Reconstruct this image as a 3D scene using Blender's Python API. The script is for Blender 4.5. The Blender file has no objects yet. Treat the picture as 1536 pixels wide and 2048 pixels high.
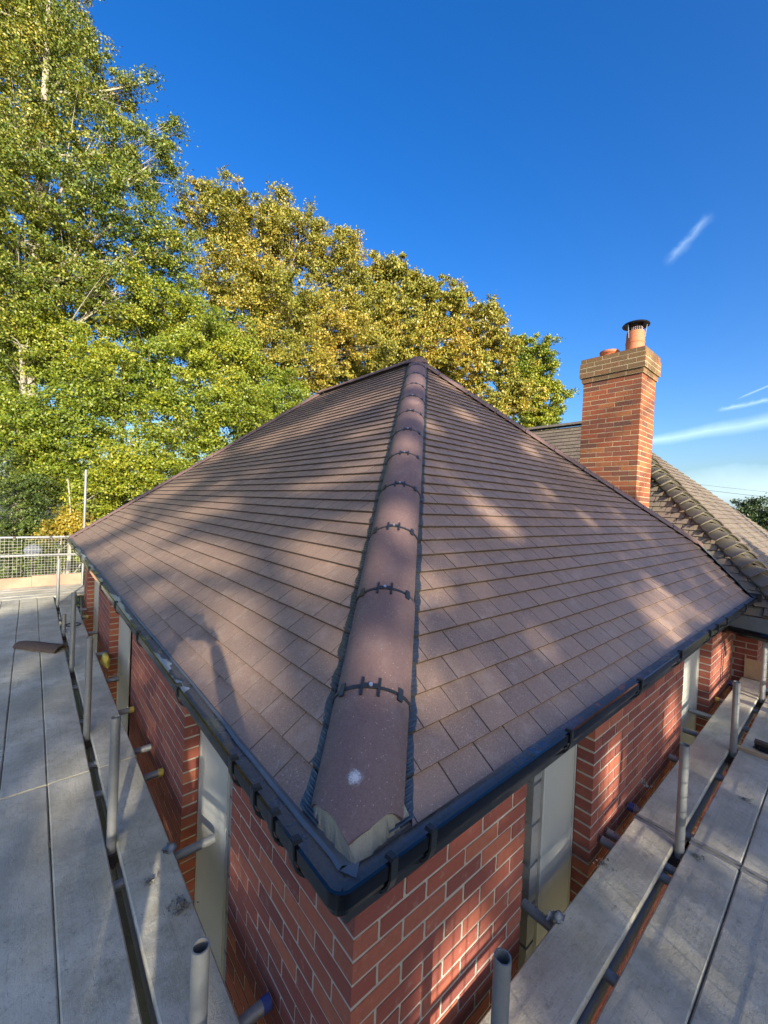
import bpy, math, random
import numpy as np
from mathutils import Vector, Matrix
random.seed(7); rng = np.random.default_rng(7)
S = bpy.context.scene
COL = S.collection

# ------------------------------------------------------------------ camera
F_PX, CX, CY = 816.6, 768.0, 1024.0
CAM = Vector((-0.7826, -0.9627, 1.2711))
RX = Vector((0.7563, -0.6528, 0.0427)); DN = Vector((0.0219, -0.0399, -0.9990)); FW = Vector((0.6538, 0.7565, -0.0159))
cam_d = bpy.data.cameras.new('camera'); cam = bpy.data.objects.new('camera', cam_d); COL.objects.link(cam)
z_ = -FW; x_ = RX; y_ = z_.cross(x_).normalized(); x_ = y_.cross(z_).normalized(); z_ = z_.normalized()
cam.matrix_world = Matrix(((x_.x, y_.x, z_.x, CAM.x), (x_.y, y_.y, z_.y, CAM.y), (x_.z, y_.z, z_.z, CAM.z), (0, 0, 0, 1)))
cam_d.sensor_fit = 'VERTICAL'; cam_d.sensor_height = 36.0; cam_d.lens = F_PX / 2048 * 36
cam_d.clip_start = 0.02; cam_d.clip_end = 2000
S.camera = cam

def ray(px, py):
    return (RX * (px - CX) + DN * (py - CY) + FW * F_PX).normalized()
def at(px, py, d):                      # point at forward depth d
    return CAM + (RX * (px - CX) + DN * (py - CY) + FW * F_PX) / F_PX * d
def hit(px, py, n, d):
    n = Vector(n); r = ray(px, py); return CAM + r * ((d - n.dot(CAM)) / n.dot(r))
def depth(p):
    return (Vector(p) - CAM).dot(FW)

# ------------------------------------------------------------------ light and sky
SUN_EL, SUN_AZ = math.radians(16.0), math.radians(253.0)     # azimuth from +X of the direction towards the sun
SD = Vector((math.cos(SUN_EL) * math.cos(SUN_AZ), math.cos(SUN_EL) * math.sin(SUN_AZ), math.sin(SUN_EL)))
sl = bpy.data.lights.new('sun', 'SUN'); sl.energy = 4.9; sl.angle = math.radians(0.53); sl.color = (1.0, 0.88, 0.70)
so = bpy.data.objects.new('sun', sl); COL.objects.link(so)
so.rotation_euler = SD.to_track_quat('Z', 'Y').to_euler(); so.location = SD * 60
W = bpy.data.worlds.new('World'); S.world = W; W.use_nodes = True
wt = W.node_tree; wt.nodes.clear()
def wn(t, **k):
    n = wt.nodes.new(t)
    for a, b in k.items(): setattr(n, a, b)
    return n
sky = wn('ShaderNodeTexSky', sky_type='NISHITA', sun_disc=False)
sky.sun_elevation = SUN_EL; sky.sun_rotation = math.atan2(SD.x, SD.y); sky.altitude = 60; sky.air_density = 1.0; sky.dust_density = 3.0; sky.ozone_density = 3.0
bg = wn('ShaderNodeBackground'); bg.inputs['Strength'].default_value = 0.15
out = wn('ShaderNodeOutputWorld')
hs = wn('ShaderNodeHueSaturation'); hs.inputs['Saturation'].default_value = 1.36; hs.inputs['Hue'].default_value = 0.514
wt.links.new(sky.outputs[0], hs.inputs['Color'])
tc = wn('ShaderNodeTexCoord')
def wmath(op, a, b=None, c=None):
    n = wn('ShaderNodeMath', operation=op)
    for i, v in enumerate((a, b, c)):
        if v is None: continue
        if isinstance(v, (int, float)): n.inputs[i].default_value = v
        else: wt.links.new(v, n.inputs[i])
    return n.outputs[0]
def wdot(v):
    n = wn('ShaderNodeVectorMath', operation='DOT_PRODUCT'); wt.links.new(tc.outputs['Generated'], n.inputs[0]); n.inputs[1].default_value = v
    return n.outputs['Value']
def streak(p0, p1, width, soft, ends=0.03, stretch=40, amount=1.0, seed=0.0, taper=0.0):
    """a cirrus streak along the great circle through two sky directions"""
    a, b = ray(*p0), ray(*p1)
    pole = a.cross(b).normalized(); along = (b - a).normalized(); mid = (a + b).normalized(); half = (b - a).length / 2
    ns = wn('ShaderNodeTexNoise'); ns.inputs['Scale'].default_value = stretch; ns.inputs['Detail'].default_value = 5
    mp = wn('ShaderNodeMapping'); mp.inputs['Location'].default_value = (seed, seed * 2, 0); wt.links.new(tc.outputs['Generated'], mp.inputs[0]); wt.links.new(mp.outputs[0], ns.inputs['Vector'])
    s = wdot(along)
    s0 = along.dot(mid)
    rel = wmath('DIVIDE', wmath('SUBTRACT', s, s0), half)            # -1..1 along
    d = wmath('ABSOLUTE', wmath('ADD', wdot(pole), wmath('MULTIPLY', wmath('SUBTRACT', ns.outputs[0], 0.5), width * 1.2)))
    wid = wmath('ADD', width, wmath('MULTIPLY', rel, width * taper))
    m = wmath('SUBTRACT', 1.0, wmath('DIVIDE', d, wid)); m = wmath('MAXIMUM', m, 0.0); m = wmath('POWER', m, soft)
    e = wn('ShaderNodeMapRange', interpolation_type='SMOOTHSTEP'); wt.links.new(wmath('ABSOLUTE', rel), e.inputs[0])
    e.inputs[1].default_value = 1 + ends; e.inputs[2].default_value = 1 - ends - 0.45; e.inputs[3].default_value = 0; e.inputs[4].default_value = 1
    front = wmath('GREATER_THAN', wdot(mid), 0.5)
    return wmath('MULTIPLY', wmath('MULTIPLY', wmath('MULTIPLY', m, e.outputs[0]), front), wmath('MULTIPLY', amount, wmath('ADD', 0.5, ns.outputs[0])))
masks = [streak((1330, 530), (1425, 425), 0.012, 1.5, seed=1, amount=.2, stretch=60, ends=.1),
         streak((1180, 905), (1760, 800), 0.015, 1.2, seed=2, amount=.42, stretch=9, taper=.35, ends=.05),
         streak((1150, 1010), (1900, 975), 0.055, .7, seed=3, amount=.42, stretch=8, ends=.1),
         streak((1470, 800), (1600, 745), 0.0022, 1.0, seed=4, amount=.3, stretch=20),
         streak((1430, 822), (1560, 795), 0.006, 1.6, seed=5, amount=.35, stretch=90)]
tot = masks[0]
for m in masks[1:]: tot = wmath('MAXIMUM', tot, m)
mx = wn('ShaderNodeMixRGB'); wt.links.new(tot, mx.inputs[0]); wt.links.new(hs.outputs[0], mx.inputs[1]); mx.inputs[2].default_value = (3.6, 4.7, 5.4, 1)
wt.links.new(mx.outputs[0], bg.inputs['Color']); wt.links.new(bg.outputs[0], out.inputs['Surface'])
S.view_settings.view_transform = 'Standard'; S.view_settings.look = 'None'; S.view_settings.exposure = 1.12; S.view_settings.gamma = 1.0
S.cycles.max_bounces = 6; S.cycles.transparent_max_bounces = 8; S.cycles.diffuse_bounces = 4

# ------------------------------------------------------------------ materials
class NM:
    def __init__(s, name):
        s.m = bpy.data.materials.new(name); s.m.use_nodes = True; s.t = s.m.node_tree; s.b = s.t.nodes['Principled BSDF']; s.o = s.t.nodes['Material Output']
        s.tc = s.t.nodes.new('ShaderNodeTexCoord'); s.geo = s.t.nodes.new('ShaderNodeNewGeometry'); s.oi = s.t.nodes.new('ShaderNodeObjectInfo')
    def n(s, t, **k):
        n = s.t.nodes.new(t)
        for a, b in k.items(): setattr(n, a, b)
        return n
    def l(s, a, b): s.t.links.new(a, b)
    def pos(s, scale=(1, 1, 1), off=(0, 0, 0)):
        mp = s.n('ShaderNodeMapping'); mp.inputs['Scale'].default_value = scale; mp.inputs['Location'].default_value = off
        s.l(s.geo.outputs['Position'], mp.inputs[0]); return mp.outputs[0]
    def noise(s, scale, detail=4, rough=.55, vec=None, off=(0, 0, 0), st=(1, 1, 1)):
        n = s.n('ShaderNodeTexNoise'); n.inputs['Scale'].default_value = scale; n.inputs['Detail'].default_value = detail; n.inputs['Roughness'].default_value = rough
        s.l(vec if vec is not None else s.pos(st, off), n.inputs['Vector']); return n.outputs[0]
    def vor(s, scale, feat='F1', st=(1, 1, 1)):
        n = s.n('ShaderNodeTexVoronoi', feature=feat); n.inputs['Scale'].default_value = scale; s.l(s.pos(st), n.inputs['Vector']); return n
    def ramp(s, v, stops, interp='LINEAR'):
        r = s.n('ShaderNodeValToRGB'); r.color_ramp.interpolation = interp; s.l(v, r.inputs[0]); e = r.color_ramp.elements
        while len(e) < len(stops): e.new(.5)
        for i, (p, c) in enumerate(stops):
            e[i].position = p; e[i].color = (*c, 1) if isinstance(c, tuple) else (c, c, c, 1)
        return r.outputs[0]
    def mix(s, f, a, b, mode='MIX'):
        n = s.n('ShaderNodeMixRGB', blend_type=mode)
        for i, v in enumerate((f, a, b)):
            if isinstance(v, (int, float)): n.inputs[i].default_value = v if i == 0 else (v, v, v, 1)
            elif isinstance(v, tuple): n.inputs[i].default_value = (*v, 1)
            else: s.l(v, n.inputs[i])
        return n.outputs[0]
    def math(s, op, a, b=None):
        n = s.n('ShaderNodeMath', operation=op)
        for i, v in enumerate((a, b)):
            if v is None: continue
            if isinstance(v, (int, float)): n.inputs[i].default_value = v
            else: s.l(v, n.inputs[i])
        return n.outputs[0]
    def rnd(s):                                   # one number per piece, whether it is an object or an island
        return s.math('FRACT', s.math('ADD', s.geo.outputs['Random Per Island'], s.oi.outputs['Random']))
    def bump(s, h, strength=.3, dist=.003, prev=None):
        b = s.n('ShaderNodeBump'); b.inputs['Strength'].default_value = strength; b.inputs['Distance'].default_value = dist; s.l(h, b.inputs['Height'])
        if prev is not None: s.l(prev, b.inputs['Normal'])
        s.l(b.outputs[0], s.b.inputs['Normal']); return b.outputs[0]
    def col(s, c):
        if isinstance(c, tuple): s.b.inputs['Base Color'].default_value = (*c, 1)
        else: s.l(c, s.b.inputs['Base Color'])
        return s
    def set(s, **k):
        for a, v in k.items():
            i = s.b.inputs[a.replace('_', ' ')]
            if isinstance(v, (int, float)): i.default_value = v
            else: s.l(v, i)
        return s

def mat_tile(name, a, b, grit=(.52, .45, .38), gf=.7, rough=.56, lichen=None):
    m = NM(name)
    c = m.mix(m.rnd(), a, b)
    c = m.mix(m.ramp(m.noise(2.2, 5), [(.35, 0.), (.7, .55)]), c, tuple(x * .72 for x in a))
    c = m.mix(m.ramp(m.noise(9, 6, .7), [(.52, 0.), (.75, gf * .7)]), c, grit)                 # pale bloom
    c = m.mix(m.ramp(m.noise(34, 4, .8, st=(1, 1.4, 1)), [(.6, 0.), (.72, gf)]), c, grit)
    v = m.vor(85); c = m.mix(m.math('MULTIPLY', m.ramp(v.outputs['Distance'], [(.10, .9), (.2, 0.)]), m.ramp(v.outputs['Color'], [(.5, 0.), (.6, 1.)])), c, tuple(min(.9, x * 1.25) for x in grit)); c = m.mix(m.ramp(m.noise(150, 2, .9), [(.38, 0.), (.7, .65)]), c, tuple(min(1, x * 1.6) for x in a)); c = m.mix(m.ramp(m.noise(170, 2, .9, off=(1, 1, 1)), [(.5, 0.), (.75, .6)]), c, tuple(x * .5 for x in a))
    c = m.mix(m.ramp(m.noise(420, 2, .9), [(.35, 0.), (.8, .8)]), c, tuple(min(1, x * 1.7) for x in a))
    if lichen: c = m.mix(m.ramp(m.noise(3.3, 6, .7, off=(4, 2, 1)), [(.45, 0.), (.7, .8)]), c, lichen)
    m.col(c).set(Roughness=m.ramp(m.noise(60, 3), [(.3, rough - .14), (.7, rough + .12)]))
    p = m.bump(m.noise(420, 3, .8), .35, .0015); m.bump(m.noise(60, 4, .7), .35, .003, p)
    return m.m
TILE = mat_tile('concrete_tile', (.225, .150, .108), (.110, .084, .076))
CAP = mat_tile('hip_tile_concrete', (.135, .085, .074), (.105, .070, .064), grit=(.40, .34, .31), gf=.35, rough=.6)
TEDGE = mat_tile('rough_tile_edge', (.075, .055, .045), (.055, .042, .036), grit=(.30, .26, .22), gf=.35, rough=.85)
OEDGE = mat_tile('old_tile_edge', (.08, .065, .05), (.06, .05, .04), rough=.9)
OLDT = mat_tile('old_clay_tile', (.165, .128, .10), (.105, .086, .070), grit=(.25, .22, .17), gf=.55, rough=.8, lichen=(.23, .20, .13))
BONN = mat_tile('old_bonnet_clay', (.135, .115, .09), (.085, .072, .06), grit=(.34, .31, .24), gf=.6, rough=.85, lichen=(.11, .10, .07))

def mat_brick(name, cols, smear=(.42, .39, .32), sm=.5, dirt=None):
    m = NM(name); r = m.rnd()
    st = [(i / (len(cols) - 1), c) for i, c in enumerate(cols)]
    c = m.ramp(r, st)
    c = m.mix(m.ramp(m.noise(26, 6, .7), [(.35, 0.), (.7, .5)]), c, tuple(x * .6 for x in cols[0]))
    c = m.mix(m.ramp(m.noise(90, 4, .8), [(.55, 0.), (.8, .35)]), c, tuple(min(1, x * 1.45) for x in cols[0]))
    c = m.mix(m.ramp(m.noise(13, 7, .78, off=(3, 1, 5)), [(.56, 0.), (.78, sm)]), c, smear)
    if dirt: c = m.mix(m.ramp(m.noise(5, 6, .7, off=(9, 1, 2)), [(.38, 0.), (.68, .8)]), c, dirt)
    m.col(c).set(Roughness=.82)
    p = m.bump(m.noise(170, 4, .75), .4, .002); m.bump(m.noise(28, 4, .7), .5, .004, p)
    return m.m
BRICK = mat_brick('new_red_brick', [(.34, .100, .060), (.26, .070, .048), (.17, .050, .043), (.40, .130, .070), (.22, .060, .046), (.30, .082, .05)])
BRICK_OLD = mat_brick('old_house_brick', [(.27, .08, .05), (.20, .06, .045), (.24, .07, .05)], sm=.35)
BRICK_CH = mat_brick('chimney_brick', [(.36, .105, .042), (.27, .075, .036), (.42, .155, .055), (.13, .066, .05), (.32, .088, .038), (.22, .09, .055)], smear=(.34, .20, .11), sm=.3)
BRICK_CT = mat_brick('lichened_brick', [(.27, .125, .055), (.17, .095, .052), (.22, .13, .06), (.30, .11, .05)], smear=(.32, .27, .15), sm=.5, dirt=(.17, .125, .05))
def mat_mortar(name, c):
    m = NM(name); m.col(m.mix(m.noise(40, 6, .7), tuple(x * .75 for x in c), tuple(min(1, x * 1.18) for x in c))).set(Roughness=.95)
    m.bump(m.noise(130, 4, .8), 1., .004); return m.m
MORTAR = mat_mortar('mortar', (.42, .41, .345)); MORTAR_CH = mat_mortar('lime_mortar', (.50, .41, .25)); MORTAR_HIP = mat_mortar('bedding_mortar', (.31, .295, .225))
def mat_board():
    m = NM('dusty_scaffold_board')
    g = m.n('ShaderNodeMapping'); g.inputs['Scale'].default_value = (60, 1.6, 20); m.l(m.tc.outputs['Object'], g.inputs[0])
    grain = m.noise(1.0, 6, .65, vec=g.outputs[0])
    off = m.n('ShaderNodeVectorMath', operation='ADD'); m.l(m.tc.outputs['Object'], off.inputs[0]); m.l(m.oi.outputs['Random'], off.inputs[1])
    base = m.mix(m.oi.outputs['Random'], (.42, .395, .29), (.51, .48, .355))
    c = m.mix(m.ramp(grain, [(.35, 0.), (.72, .45)]), base, (.30, .29, .25))
    c = m.mix(m.ramp(m.noise(3.1, 7, .72), [(.42, 0.), (.6, .9)]), c, (.60, .575, .465))       # dried mortar dust
    c = m.mix(m.ramp(m.noise(17, 7, .8, off=(2, 7, 1)), [(.56, 0.), (.68, .75)]), c, (.22, .205, .165))
    c = m.mix(m.ramp(m.noise(6.5, 3, .5, off=(5, 3, 2)), [(.67, 0.), (.73, .55)]), c, (.33, .30, .24))   # damp foot marks
    w = m.n('ShaderNodeTexWave'); w.inputs['Scale'].default_value = 7.5; w.inputs['Distortion'].default_value = 3.2; w.inputs['Detail'].default_value = 4
    mp = m.n('ShaderNodeMapping'); mp.inputs['Rotation'].default_value = (0, 0, .6); m.l(m.pos(), mp.inputs[0]); m.l(mp.outputs[0], w.inputs['Vector'])
    brush = m.math('MULTIPLY', m.ramp(w.outputs[1], [(.6, 0.), (.95, .12)]), m.ramp(m.noise(1.6, 3, off=(1, 9, 3)), [(.45, 0.), (.62, 1.)]))
    c = m.mix(brush, c, (.66, .62, .47))
    g2 = m.n('ShaderNodeMapping'); g2.inputs['Scale'].default_value = (38, .9, 20); m.l(off.outputs[0], g2.inputs[0])
    crack = m.noise(1.0, 3, .6, vec=g2.outputs[0]); c = m.mix(m.ramp(m.math('ABSOLUTE', m.math('SUBTRACT', crack, .5)), [(0., .55), (.006, 0.)]), c, (.17, .155, .13))
    c = m.mix(m.ramp(m.noise(55, 5, .75, off=(7, 7, 7)), [(.60, 0.), (.66, .7)]), c, (.23, .21, .17))
    c = m.mix(m.ramp(m.noise(75, 4, .8, off=(2, 9, 5)), [(.60, 0.), (.68, .6)]), c, (.66, .65, .58))
    sp = m.n('ShaderNodeMapping'); sp.inputs['Rotation'].default_value = (0, 0, .9); sp.inputs['Scale'].default_value = (3, 26, 1); m.l(m.geo.outputs['Position'], sp.inputs[0])
    c = m.mix(m.ramp(m.noise(2.2, 5, .7, vec=sp.outputs[0]), [(.55, 0.), (.7, .45)]), c, (.60, .59, .50))
    c = m.mix(m.ramp(m.noise(1.4, 4, .6, off=(4, 8, 2)), [(.36, .7), (.58, 0.)]), c, (.30, .285, .225))
    m.col(c).set(Roughness=.88)
    p = m.bump(grain, .35, .003); p = m.bump(m.noise(24, 6, .8), .9, .006, p); m.bump(m.noise(160, 3, .8), .4, .002, p)
    return m.m
BOARD = mat_board()
def simple(name, c, rough=.5, metal=0., var=.25, sc=30, bump=.15, dist=.002, **k):
    m = NM(name); m.col(m.mix(m.noise(sc, 5, .7), tuple(x * (1 - var) for x in c), tuple(min(1, x * (1 + var)) for x in c))).set(Roughness=rough, Metallic=metal, **k)
    if bump: m.bump(m.noise(sc * 3, 4, .7), bump, dist)
    return m.m
def mat_galv():
    m = NM('galvanised_tube')
    c = m.mix(m.noise(14, 6, .75), (.20, .215, .22), (.33, .35, .36)); c = m.mix(m.ramp(m.noise(22, 6, .8, off=(3, 3, 3)), [(.6, 0.), (.72, .8)]), c, (.40, .39, .35))
    c = m.mix(m.ramp(m.noise(8, 6, .7, off=(8, 3, 3)), [(.62, 0.), (.75, .5)]), c, (.10, .085, .07))
    m.col(c).set(Metallic=.45, Roughness=m.ramp(m.noise(50, 3), [(.3, .42), (.7, .62)])); m.bump(m.noise(110, 4, .8), .25, .002); return m.m
GALV = mat_galv()
RUST = simple('rusty_coupler', (.09, .075, .065), .7, .4, .5, 60, .4)
BLACK = simple('black_gutter_plastic', (.006, .006, .007), .12, 0, .3, 8, .03, Specular_IOR_Level=.5)
BLACKC = simple('black_clip_plastic', (.022, .026, .030), .38, 0, .3, 20, .1)
FLASH = simple('blue_black_pleated_flashing', (.075, .088, .10), .34, .55, .55, 45, .35)
LEAD = simple('grey_lead_sheet', (.165, .185, .195), .5, .35, .35, 9, .3, .004)
TRAY = simple('eaves_tray', (.20, .195, .165), .7, 0, .35, 24, .2)
SOFF = simple('white_soffit', (.62, .60, .54), .6, 0, .1)
UPVC = simple('cream_cavity_board', (.43, .45, .42), .42, 0, .06, 6, .03)
BLOCK = simple('grey_block', (.25, .255, .245), .95, 0, .25, 50, .6, .004)
DARKW = simple('dark_timber', (.06, .045, .035), .8, 0, .4, 30, .3)
ZINC = simple('screw_head', (.7, .72, .74), .3, .8, .1)
YEL = simple('yellow_plastic', (.55, .42, .06), .55, 0, .35, 40)
BLUE = simple('blue_plastic', (.035, .06, .22), .45, 0, .3, 40)
RUBBER = simple('black_rubber', (.02, .02, .02), .6)
TERRA = simple('terracotta', (.50, .165, .075), .7, 0, .22, 14, .2)
COWL = simple('dark_cowl_metal', (.045, .035, .04), .35, .7, .2)
PLY = simple('plywood', (.42, .31, .18), .75, 0, .3, 18, .2)
TOE = simple('pinkish_toe_board', (.40, .24, .17), .8, 0, .3, 9, .2)
WIREM = simple('mesh_wire', (.50, .50, .46), .5, .3, .2)
BROOM = simple('dark_bristles', (.02, .022, .025), .9, 0, .4, 60)
CRUMB = simple('mortar_crumbs', (.22, .22, .20), .95, 0, .3, 80, .5, .004)
BARK = simple('pale_bark', (.33, .31, .25), .9, 0, .45, 12, .6, .02)
SKIN = simple('skin', (.5, .3, .22), .6); JACKET = simple('dark_jacket', (.03, .04, .06), .9); TROUS = simple('work_trousers', (.05, .05, .055), .9); HAIR = simple('brown_hair', (.06, .035, .02), .8)
def mat_wet():
    m = NM('wet_gutter_silt')
    n = m.noise(11, 7, .72); w = m.ramp(n, [(.50, 0.), (.57, 1.)])
    w2 = m.ramp(m.noise(1.3, 4, .6, off=(0, 3, 0)), [(.40, 0.), (.52, 1.)]); w = m.math('MULTIPLY', w, w2)
    c = m.mix(m.noise(80, 5, .8), (.05, .046, .043), (.26, .245, .22)); c = m.mix(m.ramp(m.noise(33, 5, .85), [(.6, 0.), (.72, .5)]), c, (.14, .14, .14)); c = m.mix(w, c, (.09, .105, .13))  # wet patches carry a blue-grey sky reflection in their base colour
    m.col(c).set(Roughness=m.ramp(w, [(0., .62), (1., .07)]))
    b = m.n('ShaderNodeBump'); b.inputs['Distance'].default_value = .006; m.l(m.noise(90, 5, .8), b.inputs['Height']); m.l(m.ramp(w, [(0., .9), (1., .04)]), b.inputs['Strength']); m.l(b.outputs[0], m.b.inputs['Normal'])
    return m.m
WET = mat_wet()
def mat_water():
    m = NM('sky_tinted_water'); m.col(m.mix(m.noise(25, 5, .7), (.30, .36, .42), (.42, .48, .54))).set(Roughness=.22)  # pale blue-grey base colour paints the sky's reflection into the water
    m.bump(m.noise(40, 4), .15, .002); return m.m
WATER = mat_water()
def mat_leaf(name, stops, scale=.35, gloss=.5):
    m = NM(name)
    r = m.geo.outputs['Random Per Island']
    big = m.noise(scale, 4, .6)
    f = m.math('ADD', m.math('MULTIPLY', r, .42), m.math('MULTIPLY', m.math('SUBTRACT', big, .22), 1.05))
    c = m.ramp(f, stops)
    m.col(c).set(Roughness=gloss); m.b.inputs['Specular IOR Level'].default_value = .55
    tr = m.n('ShaderNodeBsdfTranslucent'); m.l(c, tr.inputs[0]); ms = m.n('ShaderNodeMixShader'); ms.inputs[0].default_value = .14
    m.l(m.b.outputs[0], ms.inputs[1]); m.l(tr.outputs[0], ms.inputs[2]); m.l(ms.outputs[0], m.o.inputs[0])
    return m.m
LEAF_A = mat_leaf('beech_leaf_green_gold', [(.15, (.050, .095, .013)), (.45, (.115, .165, .019)), (.70, (.25, .25, .028)), (.82, (.40, .30, .038)), (1., (.46, .26, .045))])
LEAF_B = mat_leaf('beech_leaf_copper', [(.12, (.095, .135, .022)), (.40, (.21, .215, .030)), (.62, (.32, .27, .036)), (.82, (.39, .25, .04)), (1., (.38, .19, .04))])
LEAF_C = mat_leaf('lime_leaf_bright', [(.15, (.060, .115, .012)), (.48, (.16, .215, .016)), (.75, (.32, .32, .024)), (1., (.48, .38, .035))])
LEAF_O = mat_leaf('orange_leaf', [(.2, (.14, .17, .02)), (.5, (.32, .27, .03)), (.8, (.42, .25, .03)), (1., (.44, .15, .03))], .9)
LEAF_N = mat_leaf('conifer_needles', [(.2, (.035, .065, .018)), (.5, (.075, .12, .025)), (.8, (.15, .19, .035)), (1., (.20, .20, .05))], .9)
LEAF_D = mat_leaf('far_conifer', [(.2, (.02, .045, .02)), (.6, (.05, .09, .03)), (1., (.10, .13, .035))], .9)
def mat_ground():
    m = NM('garden_soil_and_grass'); c = m.mix(m.ramp(m.noise(.4, 6, .7), [(.4, 0.), (.6, 1.)]), (.06, .05, .035), (.055, .085, .025)); m.col(m.mix(m.noise(7, 6, .8), c, (.09, .08, .05))).set(Roughness=1.)
    m.bump(m.noise(9, 6, .8), .7, .05); return m.m
GROUND = mat_ground()

# ------------------------------------------------------------------ helpers
def setp(o, label=None, cat=None, group=None, kind=None):
    if label: o['label'] = label
    if cat: o['category'] = cat
    if group: o['group'] = group
    if kind: o['kind'] = kind
    return o
def empty(name, loc, label, cat, group=None):
    o = bpy.data.objects.new(name, None); o.empty_display_size = .1; o.location = loc; COL.objects.link(o); return setp(o, label, cat, group)
def link(name, me, parent=None, loc=None, m=None):
    o = bpy.data.objects.new(name, me); COL.objects.link(o)
    if m is not None: o.matrix_world = m
    elif loc is not None: o.location = loc
    if parent is not None:
        pm = parent['_abs'] if '_abs' in parent else None
        o.parent = parent; o.matrix_parent_inverse = abs_mat(parent).inverted()
    return o
ABS = {}
def abs_mat(o):
    m = Matrix.Translation(o.location) @ o.rotation_euler.to_matrix().to_4x4() if o.name not in ABS else ABS[o.name]
    return m
class MB:
    def __init__(s): s.v = []; s.f = []; s.m = []; s.mi = 0
    def add(s, vs, fs):
        b = len(s.v); s.v += [tuple(v) for v in vs]; s.f += [tuple(b + i for i in f) for f in fs]; s.m += [s.mi] * len(fs)
    def box(s, lo, hi, M=None):
        vs = [Vector((x, y, z)) for x in (lo[0], hi[0]) for y in (lo[1], hi[1]) for z in (lo[2], hi[2])]
        if M is not None: vs = [M @ v for v in vs]
        s.add(vs, [(0, 1, 3, 2), (4, 6, 7, 5), (0, 4, 5, 1), (2, 3, 7, 6), (0, 2, 6, 4), (1, 5, 7, 3)])
    def tube(s, pts, rad, n=10, cap=True, hollow=0.):
        pts = [Vector(p) for p in pts]; rad = rad if isinstance(rad, (list, tuple)) else [rad] * len(pts); rings = []
        base = len(s.v); t0 = (pts[1] - pts[0]).normalized(); a = t0.orthogonal().normalized()
        for i, p in enumerate(pts):
            t = (pts[min(i + 1, len(pts) - 1)] - pts[max(i - 1, 0)]).normalized(); a = (a - t * a.dot(t)).normalized(); b = t.cross(a)
            rings.append([p + (a * math.cos(2 * math.pi * k / n) + b * math.sin(2 * math.pi * k / n)) * rad[i] for k in range(n)])
        fs = [(i * n + k, i * n + (k + 1) % n, (i + 1) * n + (k + 1) % n, (i + 1) * n + k) for i in range(len(pts) - 1) for k in range(n)]
        vs = [v for r in rings for v in r]
        if hollow:
            q = rings[-1]; c = pts[-1]; inn = [c + (v - c) * hollow for v in q]; dn = (pts[-2] - pts[-1]).normalized() * min(.25, (pts[-2] - pts[-1]).length * .9); deep = [v + dn for v in inn]
            o = len(vs); vs += inn + deep; e = (len(pts) - 1) * n
            fs += [(e + k, e + (k + 1) % n, o + (k + 1) % n, o + k) for k in range(n)] + [(o + k, o + (k + 1) % n, o + n + (k + 1) % n, o + n + k) for k in range(n)]
            fs += [tuple(range(o + n, o + 2 * n))]; fs += [tuple(range(n - 1, -1, -1))]
        elif cap: fs += [tuple(range(n - 1, -1, -1)), tuple(range((len(pts) - 1) * n, len(pts) * n))]
        s.add(vs, fs)
    def lathe(s, c, prof, n=24, M=None):
        c = Vector(c); vs = [c + Vector((r * math.cos(2 * math.pi * k / n), r * math.sin(2 * math.pi * k / n), z)) for r, z in prof for k in range(n)]
        s.add(vs, [(i * n + k, i * n + (k + 1) % n, (i + 1) * n + (k + 1) % n, (i + 1) * n + k) for i in range(len(prof) - 1) for k in range(n)])
    def prism(s, poly, d):                        # poly: list of Vector, d: extrusion Vector
        n = len(poly); s.add(list(poly) + [p + d for p in poly], [tuple(range(n - 1, -1, -1)), tuple(range(n, 2 * n))] + [(k, (k + 1) % n, n + (k + 1) % n, n + k) for k in range(n)])
    def mesh(s, name, mats, smooth=False):
        me = bpy.data.meshes.new(name); me.from_pydata(s.v, [], s.f)
        for m in (mats if isinstance(mats, (list, tuple)) else [mats]): me.materials.append(m)
        if max(s.m, default=0) > 0: me.polygons.foreach_set('material_index', s.m)
        if smooth: me.polygons.foreach_set('use_smooth', [True] * len(s.f))
        me.update(); return me
    def build(s, name, mats, parent=None, smooth=False, origin=None):
        if origin is None:
            a = np.array(s.v); lo, hi = a.min(0), a.max(0); origin = Vector(((lo[0] + hi[0]) / 2, (lo[1] + hi[1]) / 2, lo[2]))
        o_ = Vector(origin); s.v = [tuple(Vector(v) - o_) for v in s.v]
        return link(name, s.mesh(name, mats, smooth), parent, loc=o_)
def shade_auto(o, ang=40):
    me = o.data
    me.polygons.foreach_set('use_smooth', [True] * len(me.polygons)); me.set_sharp_from_angle(angle=math.radians(ang)); return o
def clip(poly, planes):                            # planes: (a,b,c) keep a*x+b*y<=c
    for a, b, c in planes:
        out_ = []
        for i in range(len(poly)):
            p, q = poly[i], poly[(i + 1) % len(poly)]; dp, dq = a * p[0] + b * p[1] - c, a * q[0] + b * q[1] - c
            if dp <= 0: out_.append(p)
            if (dp < 0 < dq) or (dq < 0 < dp):
                t = dp / (dp - dq); out_.append((p[0] + (q[0] - p[0]) * t, p[1] + (q[1] - p[1]) * t))
        poly = out_
        if len(poly) < 3: return []
    ar = abs(sum(poly[i][0] * poly[(i + 1) % len(poly)][1] - poly[(i + 1) % len(poly)][0] * poly[i][1] for i in range(len(poly)))) / 2
    return poly if ar > 2e-5 else []
def noise2(x, y, k=1.):
    return math.sin(x * 12.9898 * k + y * 78.233) * .5 + math.sin(x * 5.3 * k - y * 3.1) * .5

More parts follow.
